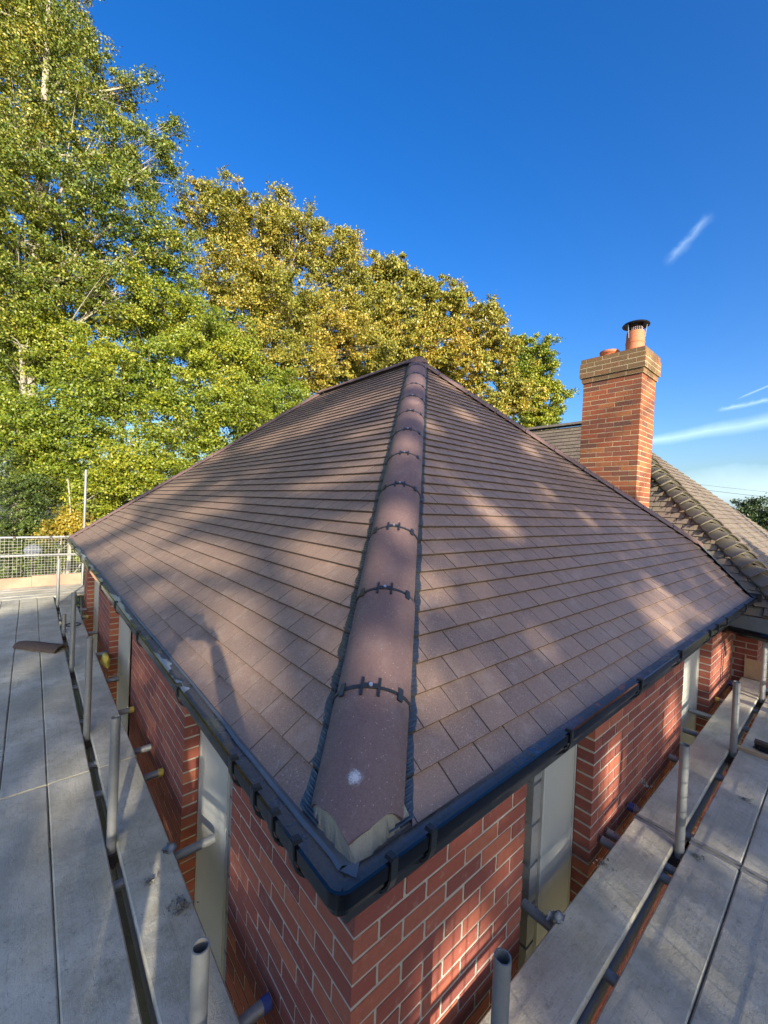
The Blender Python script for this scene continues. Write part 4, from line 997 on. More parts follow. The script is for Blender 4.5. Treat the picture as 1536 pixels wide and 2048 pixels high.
# outer standards, rails and mesh guards (right side behind the camera; far end in view)
for x in (-1.45, .6, 2.7, 4.9): pole((x, -1.43, -2.69), (x, -1.43, .55), f'outer steel standard of the right walkway, {["at the outer corner","near the camera","midway along","towards the old house"][[-1.45,.6,2.7,4.9].index(x)]}', 'outer standards', name='scaffold_standard', cat='scaffold standard', n=12)
for z, nm in ((.31, 'upper'), (-.16, 'lower')): pole((-1.5, -1.47, z), (6.9, -1.47, z), f'{nm} guard rail along the outside of the right walkway', 'guard rails', name='guard_rail', cat='guard rail', n=12)
for y in (2.6, 5.6, 8.3): pole((-2.4, y + 2, -2.69), (-2.4, y + 2, .55), f'outer steel standard off the left walkway, {["near","middle","far"][[2.6,5.6,8.3].index(y)]} one', 'outer standards', name='scaffold_standard', cat='scaffold standard', n=12)
YR = 9.90
pole((-2.6, YR, .325), (.02, YR, .325), 'sunlit upper guard rail across the far end of the scaffold', 'guard rails', name='guard_rail', cat='guard rail')
pole((-2.6, YR, -.030), (.10, YR, -.045), 'sunlit lower guard rail across the far end of the scaffold', 'guard rails', name='guard_rail', cat='guard rail')
pole((.08, 9.72, -2.69), (.08, 9.72, .33), 'steel tube standing at the wall end of the far guard rail', 'tubes at the far end', name='scaffold_standard', cat='scaffold standard')
for x in (-.46, -1.02): 
    coupler((x, YR, .325), f'dark coupler on the far upper guard rail, {"right" if x > -.6 else "left"} one', 'rail couplers', 'Y')
def mesh_guard(a0, a1, c, z0, z1, axis, label, step=.062, r=.0022):
    mb = MB(); P = (lambda a, z: Vector((a, c, z))) if axis == 'X' else (lambda a, z: Vector((c, a, z)))
    a = a0
    while a <= a1 + 1e-6: mb.tube([P(a, z0), P(a, z1)], r, 5); a += step
    z = z0
    while z <= z1 + 1e-6: mb.tube([P(a0, z), P(a1, z)], r, 5); z += step
    o = mb.build('mesh_guard', WIREM); setp(o, label, 'mesh guard', 'wire mesh guards on the scaffold'); return o
mesh_guard(-.86, .06, YR - .035, -.49, .29, 'X', 'wire mesh guard panel at the far end, next to the roof corner', .052)
mesh_guard(-2.4, -.90, YR - .035, -.49, .31, 'X', 'wire mesh guard panel at the far end, left edge of the photo', .062)
mesh_guard(-1.4, 6.8, -1.50, -.60, .30, 'X', 'long wire mesh guard outside the right walkway, casting grid shadows', .085, .0028)
tb_ = MB(); tb_.box((-.74, YR - .12, ZB + .001), (.10, YR - .085, ZB + .22)); setp(tb_.build('toe_board', TOE), 'pinkish sunlit toe board standing under the far mesh guard', 'toe board')
tb_ = MB(); tb_.box((-2.3, YR - .12, ZB + .001), (-.745, YR - .085, ZB + .20)); setp(tb_.build('toe_board', TOE), 'shadow dappled toe board at the far left end', 'toe board')
tb_ = MB(); tb_.box((-1.4, -1.375, ZB + .001), (6.3, -1.34, ZB + .15)); setp(tb_.build('toe_board', TOE), 'toe board along the outside edge of the right walkway', 'toe board')

# loose things
def heap(c, r, n, label, h=.02, mat=None, name='mortar_heap'):
    mb = MB(); rr = random.Random(int(c[0] * 1000) + n)
    for i in range(n):
        a = rr.uniform(0, 6.28); d = abs(rr.gauss(0, r * .5)); s_ = rr.uniform(.003, .011); p = Vector((c[0] + d * math.cos(a), c[1] + d * math.sin(a), c[2] + s_ * .5 + max(0, h * (1 - d / r)) * rr.random()))
        vs = [p + Vector((rr.uniform(-1, 1), rr.uniform(-1, 1), rr.uniform(-.8, .8))) * s_ for _ in range(4)]; mb.add(vs, [(0, 1, 2), (0, 3, 1), (1, 3, 2), (2, 3, 0)])
    return setp(mb.build(name, mat or CRUMB), label, 'mortar heap', kind='stuff')
def onb(px, py, z=ZB): return hit(px, py, (0, 0, 1), z)
heap(onb(358, 1815), .055, 260, 'small heap of dried mortar crumbs on the inner left board')
heap(onb(300, 1765), .03, 60, 'scatter of mortar crumbs between the left boards edge and the heap', .006)
heap(onb(1395, 1715), .035, 70, 'mortar crumbs on the board beside the right tube base', .008)
heap(onb(1490, 1600), .05, 60, 'mortar scraps on the outer right boards', .006)
heap(onb(1205, 1730), .06, 60, 'mortar droppings on the inner right board near the joint', .005)
heap(onb(1290, 1570), .05, 60, 'mortar droppings beside the wall on the far inner right board', .005)
heap(onb(240, 1350), .08, 90, 'mortar crumbs scattered on the inner left board further off', .006)
for i, (x, y0_, y1_) in enumerate(((1.915, -.10, .09), (2.01, -.10, .03), (2.38, -.10, -.03), (1.16, -.10, .05), (3.30, -.1, -.03))):
    mb = MB(); rr = random.Random(i)
    for k in range(60):
        y = rr.uniform(y0_, y1_) if y0_ < y1_ else y0_; a = rr.gauss(0, .5); p = Vector((x + .0245 * math.sin(a), y, ZB - .065 + .0245 * math.cos(a))); s_ = rr.uniform(.003, .009)
        vs = [p + Vector((rr.uniform(-1, 1), rr.uniform(-1, 1), rr.uniform(-.6, .8))) * s_ for _ in range(4)]; mb.add(vs, [(0, 1, 2), (0, 3, 1), (1, 3, 2), (2, 3, 0)])
    setp(mb.build('mortar_crust', CRUMB), ['mortar crust on the tube lying across the white panel', 'mortar crust on the tube under the second pier corner', 'mortar crust on the blue ended tube', 'mortar crust on the tube beside the corner pier', 'mortar crust on the bare tube mid pier'][i], 'mortar crust', kind='stuff')
# lead scraps folded over board edges
def scrap(c, axis, label):
    mb = MB(); n = 6; vs = []
    for i in range(n + 1):
        for j in range(n + 1):
            u, v = i / n - .5, j / n - .5; vs.append(Vector(c) + Vector((u * .07, v * .06, .012 + .014 * math.sin(u * 7 + v * 4) + .010 * math.cos(v * 9))))
    mb.add(vs, [(i * (n + 1) + j, (i + 1) * (n + 1) + j, (i + 1) * (n + 1) + j + 1, i * (n + 1) + j + 1) for i in range(n) for j in range(n)])
    setp(mb.build('lead_scrap', LEAD, smooth=True), label, 'lead scrap')
scrap(onb(1112, 1838), 0, 'crumpled grey lead scrap on the inner right board edge'); scrap(onb(338, 1700), 0, 'folded grey strip on the inner left board edge')
# broken ridge tile on the left boards
a_, b_ = Vector((-.86, 5.72, ZB)), Vector((-.43, 5.20, ZB)); dd_ = (b_ - a_).normalized(); ss = Vector((-dd_.y, dd_.x, 0))
mb = MB(); NA = 10; rows = []
for (t, k) in ((0, .80), (.05, .92), (.2, 1.), (.45, 1.), (.62, 1.)):
    for th in (0, .016):
        for i in range(NA + 1):
            ph = -1.4 + 2.8 * i / NA; rad = .098 * k - th; rows.append(a_ + dd_ * t + ss * (rad * math.sin(ph)) + Vector((0, 0, max(.002, rad * math.cos(ph) * .85 + .0) + .008 * math.sin(i * 3 + t * 9) * (th == 0) * .4)))
n = NA + 1; fs = []
for j in range(4):
    b0 = j * 2 * n
    for i in range(NA): fs.append((b0 + i, b0 + i + 1, b0 + 2 * n + i + 1, b0 + 2 * n + i)); fs.append((b0 + n + i, b0 + 3 * n + i, b0 + 3 * n + i + 1, b0 + n + i + 1))
for e in (0, 8 * n): fs += [(e + i, e + n + i, e + n + i + 1, e + i + 1) for i in range(NA)]
mb.add(rows, fs); RT = simple('dark_brown_ridge', (.085, .06, .045), .85, 0, .45, 30, .6, .004)
setp(shade_auto(mb.build('broken_ridge_tile', RT), 45), 'broken dark brown ridge tile lying across the left scaffold boards', 'ridge tile')
# black ring
mb = MB(); c = Vector((-.285, 6.42, ZB + .008)); mb.tube([c + Vector((.088 * math.cos(a), .088 * math.sin(a), 0)) for a in np.linspace(0, 2 * math.pi, 29)], .007, 8, cap=False); setp(mb.build('rubber_ring', RUBBER, smooth=True), 'thin black rubber ring lying on the inner left board', 'ring')
# yellow sack between boards and left wall
mb = MB(); c = Vector((-.075, 4.8, -.74)); pr_ = []
for i in range(9):
    for k in range(12):
        a = 2 * math.pi * k / 12; z = i / 8; r_ = .055 * (1 - .5 * z) * (1 + .25 * math.sin(3 * a + z * 5)) + .01; pr_.append(c + Vector((r_ * .7 * math.cos(a), r_ * 2.6 * math.sin(a), z * .10)))
mb.add(pr_, [(i * 12 + k, i * 12 + (k + 1) % 12, (i + 1) * 12 + (k + 1) % 12, (i + 1) * 12 + k) for i in range(8) for k in range(12)] + [tuple(range(96, 108))])
setp(mb.build('plastic_sack', YEL, smooth=True), 'crumpled yellow plastic sack wedged between boards and left wall', 'sack')
# batten and broom on the right boards
o = MB(); b0 = onb(1470, 1500); b1 = Vector((3.845, -1.05, ZB)); o.box((3.775, -1.05, ZB + .003), (3.815, -.372, ZB + .030)); setp(o.build('timber_batten', PLY), 'short timber batten lying across the right boards', 'batten')
br = empty('broom_head', (3.93, -.66, ZB), 'black bristled broom head at the right photo edge', 'broom head')
o = MB(); o.box((3.90, -.80, ZB + .05), (3.955, -.47, ZB + .075)); o.build('stock', DARKW, br)
o = MB(); rr = random.Random(4)
for i in range(500):
    x, y = rr.uniform(3.905, 3.95), rr.uniform(-.80, -.475); o.tube([(x, y, ZB + .055), (x + rr.gauss(-.012, .012), y + rr.gauss(0, .012), ZB + .004)], .0018, 3, cap=False)
o.build('bristles', BROOM, br)['kind'] = 'stuff'
# plywood offcut at the old wall
o = MB(); o.box((5.945, -.335, ZB + .002), (5.962, -.125, ZB + .235)); setp(o.build('plywood_offcut', PLY), 'square plywood offcut leaning on the old house wall', 'plywood')
# white and black tool bag at the right edge
tbg = empty('tape_measure', (4.9, -.66, ZB), 'small white and black tape measure at the right photo edge', 'tape measure')
o = MB(); o.box((4.86, -.70, ZB + .05), (4.96, -.60, ZB + .12)); o.build('case', SOFF, tbg); o = MB(); o.box((4.87, -.69, ZB + .001), (4.95, -.61, ZB + .05)); o.build('base', RUBBER, tbg)

# ------------------------------------------------------------------ trees
def leaves_mesh(name, P, size, mat, parent, flat=.35):
    n = len(P); P = np.asarray(P, dtype=np.float32)
    nr = rng.normal(size=(n, 3)); nr[:, 2] += flat; nr /= np.linalg.norm(nr, axis=1)[:, None]
    t = np.cross(nr, rng.normal(size=(n, 3))); t /= np.linalg.norm(t, axis=1)[:, None]; b = np.cross(nr, t)
    s_ = size * rng.uniform(.6, 1.25, n)[:, None]
    v = np.empty((n, 4, 3), dtype=np.float32); v[:, 0] = P - t * s_ * .55; v[:, 1] = P + b * s_ * .33 + nr * s_ * .06; v[:, 2] = P + t * s_ * .55; v[:, 3] = P - b * s_ * .33 + nr * s_ * .06
    me = bpy.data.meshes.new(name); me.vertices.add(4 * n); me.vertices.foreach_set('co', v.reshape(-1)); me.loops.add(4 * n); me.loops.foreach_set('vertex_index', np.arange(4 * n, dtype=np.int32))
    me.polygons.add(n); me.polygons.foreach_set('loop_start', np.arange(0, 4 * n, 4, dtype=np.int32)); me.polygons.foreach_set('loop_total', np.full(n, 4, dtype=np.int32)); me.update(calc_edges=True)
    me.materials.append(mat); return link(name, me, parent)
def crown_points(lobes, n, clump=.30, squash=.9, shell=.62):
    """lobes: (centre, radius); clumps spread through each lobe, more near its skin, leaves gathered round clumps"""
    vol = np.array([l[1] ** 2.3 for l in lobes]); share = vol / vol.sum(); out_ = []; cl_out = []
    for (c, r), sh in zip(lobes, share):
        m = int(n * sh); nc = max(6, int(m / 105)); d = rng.normal(size=(nc, 3)); d /= np.linalg.norm(d, axis=1)[:, None]
        rad = r * (shell + (1 - shell) * rng.random(nc) ** .6) * rng.uniform(.66, 1.20, nc); wob = 1 + .2 * np.sin(d[:, 0] * 5 + c[0]) * np.cos(d[:, 1] * 4 + c[1])
        q = np.array(c)[None] + d * (rad * wob)[:, None] * np.array([1, 1, squash])
        cl_out.append(q); idx = rng.integers(0, nc, m); cs = clump * rng.uniform(.5, 1.3, nc)
        out_.append(q[idx] + rng.normal(size=(m, 3)) * cs[idx][:, None] * np.array([.60, .60, .36]) )
    return np.concatenate(out_), cl_out
def bez(a, b, bend, n=6):
    a, b = Vector(a), Vector(b); c = (a + b) / 2 + Vector(bend); return [a * (1 - t) ** 2 + c * 2 * t * (1 - t) + b * t * t for t in [i / n for i in range(n + 1)]]
def tree(name, label, cat, group, base, lobes, n, leaf, lmat, trunk_r=.22, clump=.27, flat=.55, twigs=14, bark=None, top=None, shell=.42, squash=.9, filt=None):
    base = Vector(base); t = empty(name, base, label, cat, group); zt = top if top is not None else max(l[0][2] for l in lobes) * .92
    cx_ = sum(l[0][0] for l in lobes) / len(lobes); cy_ = sum(l[0][1] for l in lobes) / len(lobes)
    tp_ = Vector((cx_ * .6 + base.x * .4, cy_ * .6 + base.y * .4, zt)); pts = bez(base, tp_, (random.uniform(-.4, .4), random.uniform(-.4, .4), 0), 10)
    mb = MB(); mb.tube(pts, [trunk_r * (1 - .85 * (i / 10)) for i in range(11)], 9); mb.build('trunk', bark or BARK, t, smooth=True, origin=base)
    P, cls = crown_points(lobes, n, clump, squash=squash, shell=shell)
    for (c, r), q in zip(lobes, cls):
        c = Vector(c); k = max(1, min(9, int(10 * (c.z - r * .9 - base.z) / (zt - base.z)))); st_ = pts[k]; mb = MB()
        rr = trunk_r * (1 - .85 * k / 10) * .5; lp = bez(st_, c, (0, 0, -.12 * (c - st_).length), 5); mb.tube(lp, [rr * (1 - .65 * i / 5) for i in range(6)], 6)
        for w in q[rng.permutation(len(q))[:twigs]]:
            s0 = lp[random.randint(2, 5)]; tw = bez(s0, w, (random.uniform(-.2, .2), random.uniform(-.2, .2), random.uniform(-.1, .25)), 3); mb.tube(tw, [rr * .28, rr * .2, rr * .12, .004], 4, cap=False)
        mb.build('limb', bark or BARK, t, smooth=True, origin=st_)
    if filt is not None: P = P[filt(P)]
    leaves_mesh('crown', P, leaf, lmat, t, flat)['kind'] = 'stuff'
    return t
def L(*spec):                                   # (px, py, depth, radius in metres)
    return [(tuple(at(a, b, d)), r) for a, b, d, r in spec]
GTREE = 'row of tall trees behind the roof'
# the great tree at the left, cropped by the frame
la = L((-120, -60, 15, 2.6), (40, 40, 15.5, 1.9), (150, 130, 15, 1.5), (20, 200, 14, 2.2), (190, 270, 15, 1.8), (300, 330, 15.5, 1.35), (90, 380, 13.6, 2.0), (250, 420, 14.6, 1.8), (-90, 300, 14, 2.4), (-60, 520, 13, 2.2), (330, 500, 15.5, 1.4), (150, 520, 14.8, 1.7), (-150, 120, 14.5, 2.4), (230, 590, 15, 1.6), (-20, 60, 17, 2.2), (120, 20, 17, 1.5), (90, 60, 14.4, 1.2), (245, 185, 15.6, .8), (300, 160, 15.8, .35), (345, 270, 15.8, .6), (40, 690, 13.4, 1.3), (70, 600, 13.8, 1.3), (30, 480, 13.4, 1.5))
tree('beech_tree', 'tallest green gold beech tree filling the top left corner', 'tree', GTREE, (-1.2, 17.4, -2.7), la, 300000, .086, LEAF_A, .32, twigs=16)
lb = L((330, 620, 16, 1.8), (440, 700, 16, 1.6), (240, 760, 14.5, 1.7), (370, 840, 14, 1.5), (120, 700, 14.5, 1.6), (30, 700, 15.5, 1.7), (150, 850, 13.5, 1.6), (40, 860, 13.5, 1.4), (270, 930, 13, 1.2), (-60, 800, 14, 1.8), (480, 800, 15, 1.2), (360, 730, 14.6, 1.2), (430, 925, 14.5, 1.2), (510, 850, 16.5, 1.4), (340, 970, 13.5, 1.1), (200, 985, 13.4, 1.0), (560, 790, 17.5, 1.3), (120, 960, 14, 1.3))
tree('lime_tree', 'bright yellow green leafy tree low at the left beside the roof', 'tree', GTREE, (1.5, 16.8, -2.7), lb, 285000, .083, LEAF_C, .2, clump=.26, top=3.4)
lc = L((440, 440, 19.5, 1.9), (520, 470, 20, 1.8), (600, 480, 20, 1.7), (680, 540, 21, 1.7), (470, 560, 18.5, 2.0), (570, 600, 19, 2.0), (660, 640, 20, 2.0), (520, 700, 18.5, 1.8), (610, 740, 19, 1.8), (720, 590, 21, 1.4), (560, 410, 20, .8), (425, 395, 19.7, .8), (690, 485, 21, .9), (730, 690, 20.5, 1.6))
tree('beech_tree', 'golden brown beech tree just right of the tallest one', 'tree', GTREE, (7.6, 18.6, -2.7), lc, 175000, .103, LEAF_B, .28, twigs=12)
ld = L((790, 570, 24, 1.9), (760, 640, 23, 2.0), (840, 620, 25, 1.9), (800, 700, 24, 2.2), (700, 760, 22, 1.6), (880, 690, 25, 2.0), (765, 545, 24, .9), (850, 575, 25, 1.1))
tree('beech_tree', 'green and copper beech tree directly above the roof apex', 'tree', GTREE, (16.5, 18.2, -2.7), ld, 70000, .15, LEAF_B, .26, twigs=10)
lE = L((900, 620, 28, 1.9), (960, 660, 28, 2.1), (930, 740, 27, 2.1), (1000, 720, 28, 1.9), (1020, 800, 28, 1.8), (960, 820, 27, 1.9), (905, 590, 28, 1.0), (985, 635, 29, 1.1))
tree('beech_tree', 'copper tinted beech tree to the right of the roof apex', 'tree', GTREE, (23.5, 16.3, -2.7), lE, 72000, .150, LEAF_B, .26, twigs=9)
lf = L((1060, 720, 31, 2.0), (1085, 790, 31, 1.9), (1030, 770, 30, 1.6), (1070, 850, 31, 1.8), (1100, 830, 31, 1.0), (1035, 690, 31, .9))
tree('oak_tree', 'rounded yellow green tree last in the row before the chimney', 'tree', GTREE, (28.5, 14.2, -2.7), lf, 62000, .15, LEAF_C, .26, twigs=9)
lg = L((500, 620, 24, 2.6), (620, 700, 25, 2.6), (740, 740, 27, 2.6), (400, 700, 22, 2.4), (860, 780, 30, 2.6), (250, 640, 21, 2.6), (60, 620, 20, 2.6), (960, 880, 33, 2.4))
for i, (c, r) in enumerate(lg):
    tree('background_tree', ['dim green tree seen through gaps, middle of the row', 'dim green tree seen through gaps left of the apex', 'dim green tree right behind the roof apex', 'dim green tree behind the golden one', 'dim green tree beyond the apex to its right', 'dim green tree behind the bright low foliage', 'dim green tree at the left photo edge behind the tallest one', 'dim green tree low behind the far hip'][i], 'tree', 'dim trees in the second row', (c[0], c[1], -2.7), [(c, r), ((c[0], c[1], c[2] - 3.2), r * 1.1)], 9000, .17, LEAF_A, .2, twigs=5, clump=.5)
# low planting at the far left end
lh = L((20, 930, 13, 1.1), (70, 1000, 12.5, .9), (-30, 1020, 12.5, 1.1), (30, 1100, 12.5, 1.0), (90, 1120, 12.4, .8), (-60, 1120, 12.5, 1.1), (60, 1060, 12.6, .9))
t_ = empty('conifer', (-1.6, 13.8, -2.7), 'feathery yellow green conifer at the left edge behind the mesh guard', 'conifer')
P, cls = crown_points(lh, 5000, .4); mb = MB(); mb.tube([(-1.6, 13.8, -2.7), (-1.7, 13.9, 3.2)], [.12, .02], 8); mb.build('trunk', BARK, t_)
Pn = []
for c, r in lh:
    for i in range(90):
        a = rng.uniform(0, 6.28); z = rng.uniform(-r, r); st_ = np.array([c[0], c[1], c[2] + z]); d = np.array([math.cos(a), math.sin(a), -.28]); ln = r * rng.uniform(.6, 1.15)
        for k in range(70):
            u = rng.random() ** .8; s2 = np.array([-d[1], d[0], 0]) * rng.normal() * .11 * (1.15 - u); Pn.append(st_ + d * ln * u + s2 + np.array([0, 0, -.10 * u * u]) + rng.normal(size=3) * .018)
leaves_mesh('foliage', np.array(Pn), .062, LEAF_N, t_, .9)['kind'] = 'stuff'
li = L((125, 1050, 12.2, .42), (152, 1035, 12.4, .36), (100, 1070, 12.2, .28), (165, 1060, 12.3, .35))
tree('maple_shrub', 'orange and yellow maple shrub just left of the far roof corner', 'shrub', None, (at(130, 1040, 12.3).x, at(130, 1040, 12.3).y, -2.7), li, 9000, .07, LEAF_O, .05, clump=.16, twigs=5)
lj = L((130, 1110, 12.6, .8), (170, 1130, 12.8, .8), (190, 1000, 13.2, .9), (230, 960, 13.2, .9), (110, 950, 13.6, 1.0), (150, 1180, 12.6, .8), (40, 1190, 12.6, .9), (190, 1080, 13.2, .9), (70, 950, 14.5, 1.2))
tree('hedge_shrub', 'dark green shrub under the trees behind the far guard rail', 'shrub', None, (-.2, 13.6, -2.7), lj, 30000, .075, LEAF_C, .08, clump=.2, twigs=5)
hm = MB(); hm.box((-9, 14.6, -2.7), (3.5, 15.2, -.4))
# distant conifer on the right
lk = L((1500, 1025, 34, 1.3), (1525, 1045, 34, 1.6), (1490, 1060, 34, 1.0), (1560, 1030, 34, 1.8), (1512, 1008, 34, .7), (1480, 1050, 34, .6), (1600, 1040, 36, 2.4))
t_ = tree('pine_tree', 'dark green pine tree on the horizon at the right edge', 'tree', None, (at(1525, 1040, 34).x, at(1525, 1040, 34).y, -2.7), lk, 32000, .16, LEAF_D, .2, clump=.38, squash=.8)
# neighbour's disc-shaped lid, seen through the mesh
dl = MB(); c = hit(65, 1101, (0, 1, 0), 11.6); dl.lathe((0, 0, 0), [(0, .02), (.14, .016), (.175, 0), (.14, -.006), (0, -.01)], 28); dl.v = [tuple(c + Matrix.Rotation(.9, 3, 'X') @ Vector(v)) for v in dl.v]
dsh = empty('satellite_dish', (c.x, c.y, -2.7), 'pale grey oval dish on a post behind the far mesh guard', 'dish'); dl.build('dish', ZINC if False else LEAD, dsh, smooth=True)
pm = MB(); pm.tube([(c.x, c.y + .03, -2.7), (c.x, c.y + .03, c.z - .05)], .02, 8); pm.build('post', RUST, dsh)
# telephone wires
for dy, lab in ((0, 'lower dark telephone wire crossing the sky right of the old roof'), (.55, 'upper fainter telephone wire above the lower one')):
    a_, b_ = at(1180, 950 - dy * 15, 34), at(1800, 1022 - dy * 22, 26); mb = MB(); mb.tube(bez(a_, b_, (0, 0, -.25), 10), .012 if dy == 0 else .008, 5); setp(mb.build('telephone_wire', RUBBER), lab, 'wire', 'telephone wires')

# ------------------------------------------------------------------ trees behind the photographer that shade the roof
sdh = Vector((SD.x, SD.y, 0)).normalized(); sn = Vector((-sdh.y, sdh.x, 0)); DTREE = 20.0
def tocz(p, dist=DTREE):
    """where the sun ray through p crosses the shade trees: (across, height)"""
    p = Vector(p); t = (dist - p.dot(sdh)) / SD.dot(sdh); q = p + SD * t; return q.dot(sn), q.z
def SLhit(px, py): n = Vector((-TL, 0, 1)); return hit(px, py, n, ZE - TL * EL)
def SRhit(px, py): n = Vector((0, -TR, 1)); return hit(px, py, n, ZE - TR * ER)
gaps = []  # holes cut in the unseen crowns so sun patches fall at chosen spots
def gap(p, ra, rz=None, dens=0.):
    a, z = tocz(p); gaps.append((a, z, ra * 1.2, (rz or ra) * 1.25 + .02, dens))
for (px, py, ra, rz) in [(190, 1060, .7, .34), (260, 1085, .6, .20), (330, 1110, .5, .12), (430, 1120, .35, .08), (400, 1025, .5, .15), (330, 985, .6, .18), (470, 960, .35, .07), (500, 890, .6, .13), (590, 868, .5, .12), (640, 832, .6, .12), (720, 815, .5, .10), (700, 765, .7, .12), (740, 860, .25, .06), (500, 1300, .24, .16), (590, 1330, .16, .10), (640, 1140, .22, .08), (560, 1110, .28, .08), (480, 1130, .24, .07), (560, 1210, .18, .07), (440, 1200, .18, .06), (330, 1180, .25, .06), (660, 960, .22, .05), (660, 1060, .2, .05)]:
    gap(SLhit(px, py), ra, rz)
for (px, py, ra, rz) in [(900, 770, .22, .10), (930, 830, .22, .10), (860, 850, .16, .10), (975, 1020, .12, .10), (1010, 1050, .16, .08), (930, 985, .10, .08), (1095, 985, .12, .07), (1180, 1040, .14, .07), (1060, 900, .2, .08), (1330, 1190, .14, .09), (1300, 1165, .10, .08), (1430, 1158, .08, .06), (1250, 1120, .10, .05), (1150, 940, .12, .05), (870, 1180, .08, .05), (1080, 1290, .10, .05)]:
    gap(SRhit(px, py), ra, rz)
for (px, py, ra, rz) in [(915, 1960, .22, .20), (1345, 1435, .22, .16), (1225, 1545, .18, .16), (1440, 1330, .5, .26), (1390, 1380, .35, .22)]:
    gap(hit(px, py, (0, 1, 0), 0), ra, rz)
for (px, py, ra, rz) in [(30, 1170, .9, .25), (60, 1210, .35, .10), (1500, 1400, .35, .10), (1440, 1560, .15, .05), (1250, 1640, .12, .04), (1430, 1690, .14, .03), (60, 1330, .2, .05), (150, 1560, .1, .04)]:
    gap(onb(px, py), ra, rz)
gap(HA + D * 2.45 + Vector((0, 0, .03)), .12, .12); gap(HA + D * 1.45 + Vector((0, 0, .03)), .10, .10); gap(HA + D * 3.5, .12, .12); gap(HA + D * 4.4, .10, .10)
def topline(a):                                   # height of the tree line as a function of the across coordinate
    return np.interp(a, AX, AZ)
# across grows towards the left of the picture or the right: use three known points to shape the skyline
pts_sky = [(tocz((-1.6, 9.5, -.6)), -2.6), (tocz((-1.0, 9.0, -.6)), -1.4), (tocz((0, 8.4, .6)), -.5), (tocz((1.5, 7.0, 1.8)), .15), (tocz((3.2, 5.0, 3.3)), .10), (tocz((3.18, 2.9, 3.3)), .45), (tocz((4.6, 1.6, 2.0)), .35), (tocz((5.6, .6, 1.0)), .25), (tocz((5.8, 0, .7)), .15), (tocz((7.5, -.2, .2)), .5), (tocz((9.5, -.2, -.2)), .5)]
pts_sky = sorted((a, z + e) for (a, z), e in pts_sky)
AX = [p[0] for p in pts_sky]; AZ = [p[1] for p in pts_sky]
def shade_filter(P):
    a = P @ np.array(sn); u = P @ np.array(sdh); z = P[:, 2] - (u - DTREE) * (SD.z / SD.dot(sdh))       # slide along the ray onto the reference plane
    keep = z < topline(a) + .25 * np.sin(a * 3.1) + .15 * np.sin(a * 7.7)
    for ga, gz, ra, rz, dn_ in gaps:
        rr = ((a - ga) / ra) ** 2 + ((z - gz) / rz) ** 2; keep &= ~(rr < .75 + .35 * rng.random(len(P)))
    return keep
amin, amax = min(AX) - 2.5, max(AX) + 2.0; nT = 4
for i in range(nT):
    ac = amin + (amax - amin) * (i + .5) / nT; half = (amax - amin) / nT / 2 + .6
    base = sdh * DTREE + sn * ac; lobes = []
    for z in np.arange(1.0, 13.2, 1.15):
        for k in (-1, 0, 1): lobes.append(((base.x + sn.x * k * half * .62 + random.uniform(-.3, .3), base.y + sn.y * k * half * .62 + random.uniform(-.8, .8), z + random.uniform(-.3, .3)), 1.25))
    tree('shade_tree', ['leafy tree behind the photographer shading the left slope, outermost', 'leafy tree behind the photographer shading the hip', 'leafy tree behind the photographer shading the right slope', 'leafy tree behind the photographer nearest the old house'][i], 'tree', 'trees behind the photographer', (base.x, base.y, -2.7), lobes, 52000, .19, LEAF_A, .25, clump=.5, twigs=2, shell=.1, filt=shade_filter, squash=1.)

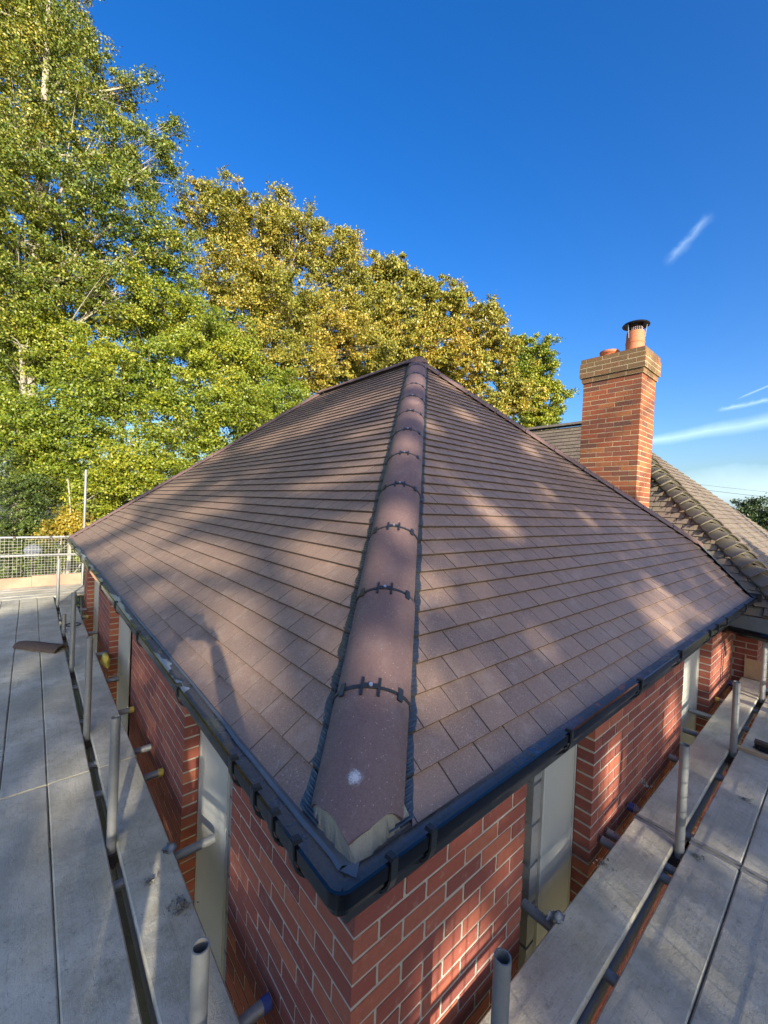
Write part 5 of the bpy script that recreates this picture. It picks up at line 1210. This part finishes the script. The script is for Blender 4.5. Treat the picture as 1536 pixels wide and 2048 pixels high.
# ------------------------------------------------------------------ the photographer, whose shadow falls on the left slope
def person():
    root = empty('person', (-1.05, -1.25, ZB), 'person standing on the boards holding a phone up with both hands', 'person')
    fw = Vector((FW.x, FW.y, 0)).normalized(); rt = Vector((fw.y, -fw.x, 0)); o = Vector((-1.04, -1.25, ZB)); up = Vector((0, 0, 1))
    P = lambda r, f, z: o + rt * r + fw * f + up * z
    ph = CAM - FW * .022
    V, Ed, Rd = [], [], []
    def add(p, r, par=None):
        V.append(p); Rd.append(r); i = len(V) - 1
        if par is not None: Ed.append((par, i))
        return i
    pel = add(P(0, 0, .96), (.155, .115)); ab = add(P(0, .01, 1.10), (.135, .10), pel); chs = add(P(0, .0, 1.28), (.165, .115), ab); sh = add(P(0, 0, 1.40), (.12, .085), chs)
    nk = add(P(0, .01, 1.48), (.055, .055), sh); hd0 = add(P(0, .03, 1.56), (.072, .085), nk); hd1 = add(P(0, .03, 1.64), (.078, .095), hd0); hd2 = add(P(0, .02, 1.70), (.055, .065), hd1)
    for sg in (-1, 1):
        hip_ = add(P(sg * .10, 0, .90), (.095, .095), pel); kn = add(P(sg * .12, .03, .50), (.062, .065), hip_); an = add(P(sg * .13, -.01, .10), (.042, .045), kn); toe = add(P(sg * .15, .15, .035), (.04, .03), an)
        s1 = add(P(sg * .19, 0, 1.39), (.062, .06), sh); el = add(P(sg * .27, .17, 1.50), (.045, .045), s1)
        wr = add(ph + RX * sg * .10 - FW * .03 + Vector((0, 0, -.075)), (.028, .026), el)
    me = bpy.data.meshes.new('body_skeleton'); me.from_pydata([v - o for v in V], Ed, []); ob = bpy.data.objects.new('body_skeleton', me); COL.objects.link(ob)
    md = ob.modifiers.new('Skin', 'SKIN'); md.use_smooth_shade = True
    for i, r in enumerate(Rd): me.skin_vertices[0].data[i].radius = r
    me.skin_vertices[0].data[0].use_root = True
    ss_ = ob.modifiers.new('Sub', 'SUBSURF'); ss_.levels = 2; ss_.render_levels = 2
    dg = bpy.context.evaluated_depsgraph_get(); bm_ = bpy.data.meshes.new_from_object(ob.evaluated_get(dg)); bpy.data.objects.remove(ob)
    bm_.name = 'body'; bm_.materials.clear()
    for m in (JACKET, TROUS, SKIN): bm_.materials.append(m)
    for p in bm_.polygons:
        z = p.center.z; q = p.center + o
        p.material_index = 1 if z < .93 else (2 if z > 1.50 and (q - P(0, .02, z)).length < .13 else 0); p.use_smooth = True
    b = link('body', bm_, root, loc=o)
    h = MB(); c = P(0, .005, 1.66)
    pr_ = [(.088 * math.sin(a), .088 * math.cos(a)) for a in np.linspace(0, 1.75, 9)]; h.lathe((0, 0, 0), pr_, 18); h.v = [tuple(c + rt * v[0] + fw * (v[1] * 1.12 - .018) + up * (v[2] * .95 + .01)) for v in h.v]; h.build('hair', HAIR, root, smooth=True)
    f = MB()                                            # nose, ears, eyes, mouth
    f.tube([P(0, .115, 1.63), P(0, .142, 1.595)], [.010, .015], 8)
    for sg in (-1, 1): f.tube([P(sg * .078, .02, 1.60), P(sg * .09, .01, 1.63)], [.014, .018], 8)
    f.build('nose_and_ears', SKIN, root, smooth=True)
    e = MB()
    for sg in (-1, 1): e.tube([P(sg * .03, .105, 1.635), P(sg * .03, .117, 1.635)], .009, 8)
    e.build('eyes', RUBBER, root); m_ = MB(); m_.tube([P(-.024, .108, 1.555), P(0, .117, 1.553), P(.024, .108, 1.555)], .005, 6); m_.build('mouth', TERRA, root)
    for sg in (-1, 1):
        hm_ = MB(); w = ph + RX * sg * .10 - FW * .03 + Vector((0, 0, -.075)); k = ph + RX * sg * .062 - FW * .022 + Vector((0, 0, -.015))
        hm_.tube([w, w * .5 + k * .5, k], [.026, .034, .030], 10)
        for i in range(4):
            b0 = k + Vector((0, 0, .03 - .020 * i)) ; L_ = (.05, .056, .052, .042)[i]
            hm_.tube([b0, b0 - FW * .012 - RX * sg * L_ * .45, b0 - FW * .012 - RX * sg * L_ * .9], [.0095, .009, .007], 8)
        hm_.tube([k - FW * .006, k + Vector((0, 0, .02)) - FW * .016, k + Vector((0, 0, .05)) - FW * .014 - RX * sg * .02], [.012, .0105, .008], 8)
        hm_.build('hand', SKIN, root, smooth=True)
    t = MB(); t.box((-.038, -.076, -.004), (.038, .076, .004), Matrix.Translation(ph - FW * .002) @ Matrix((RX, -DN, -FW)).transposed().to_4x4()); setp(t.build('phone', RUBBER), 'dark phone held up in both hands of the photographer', 'phone')
person()
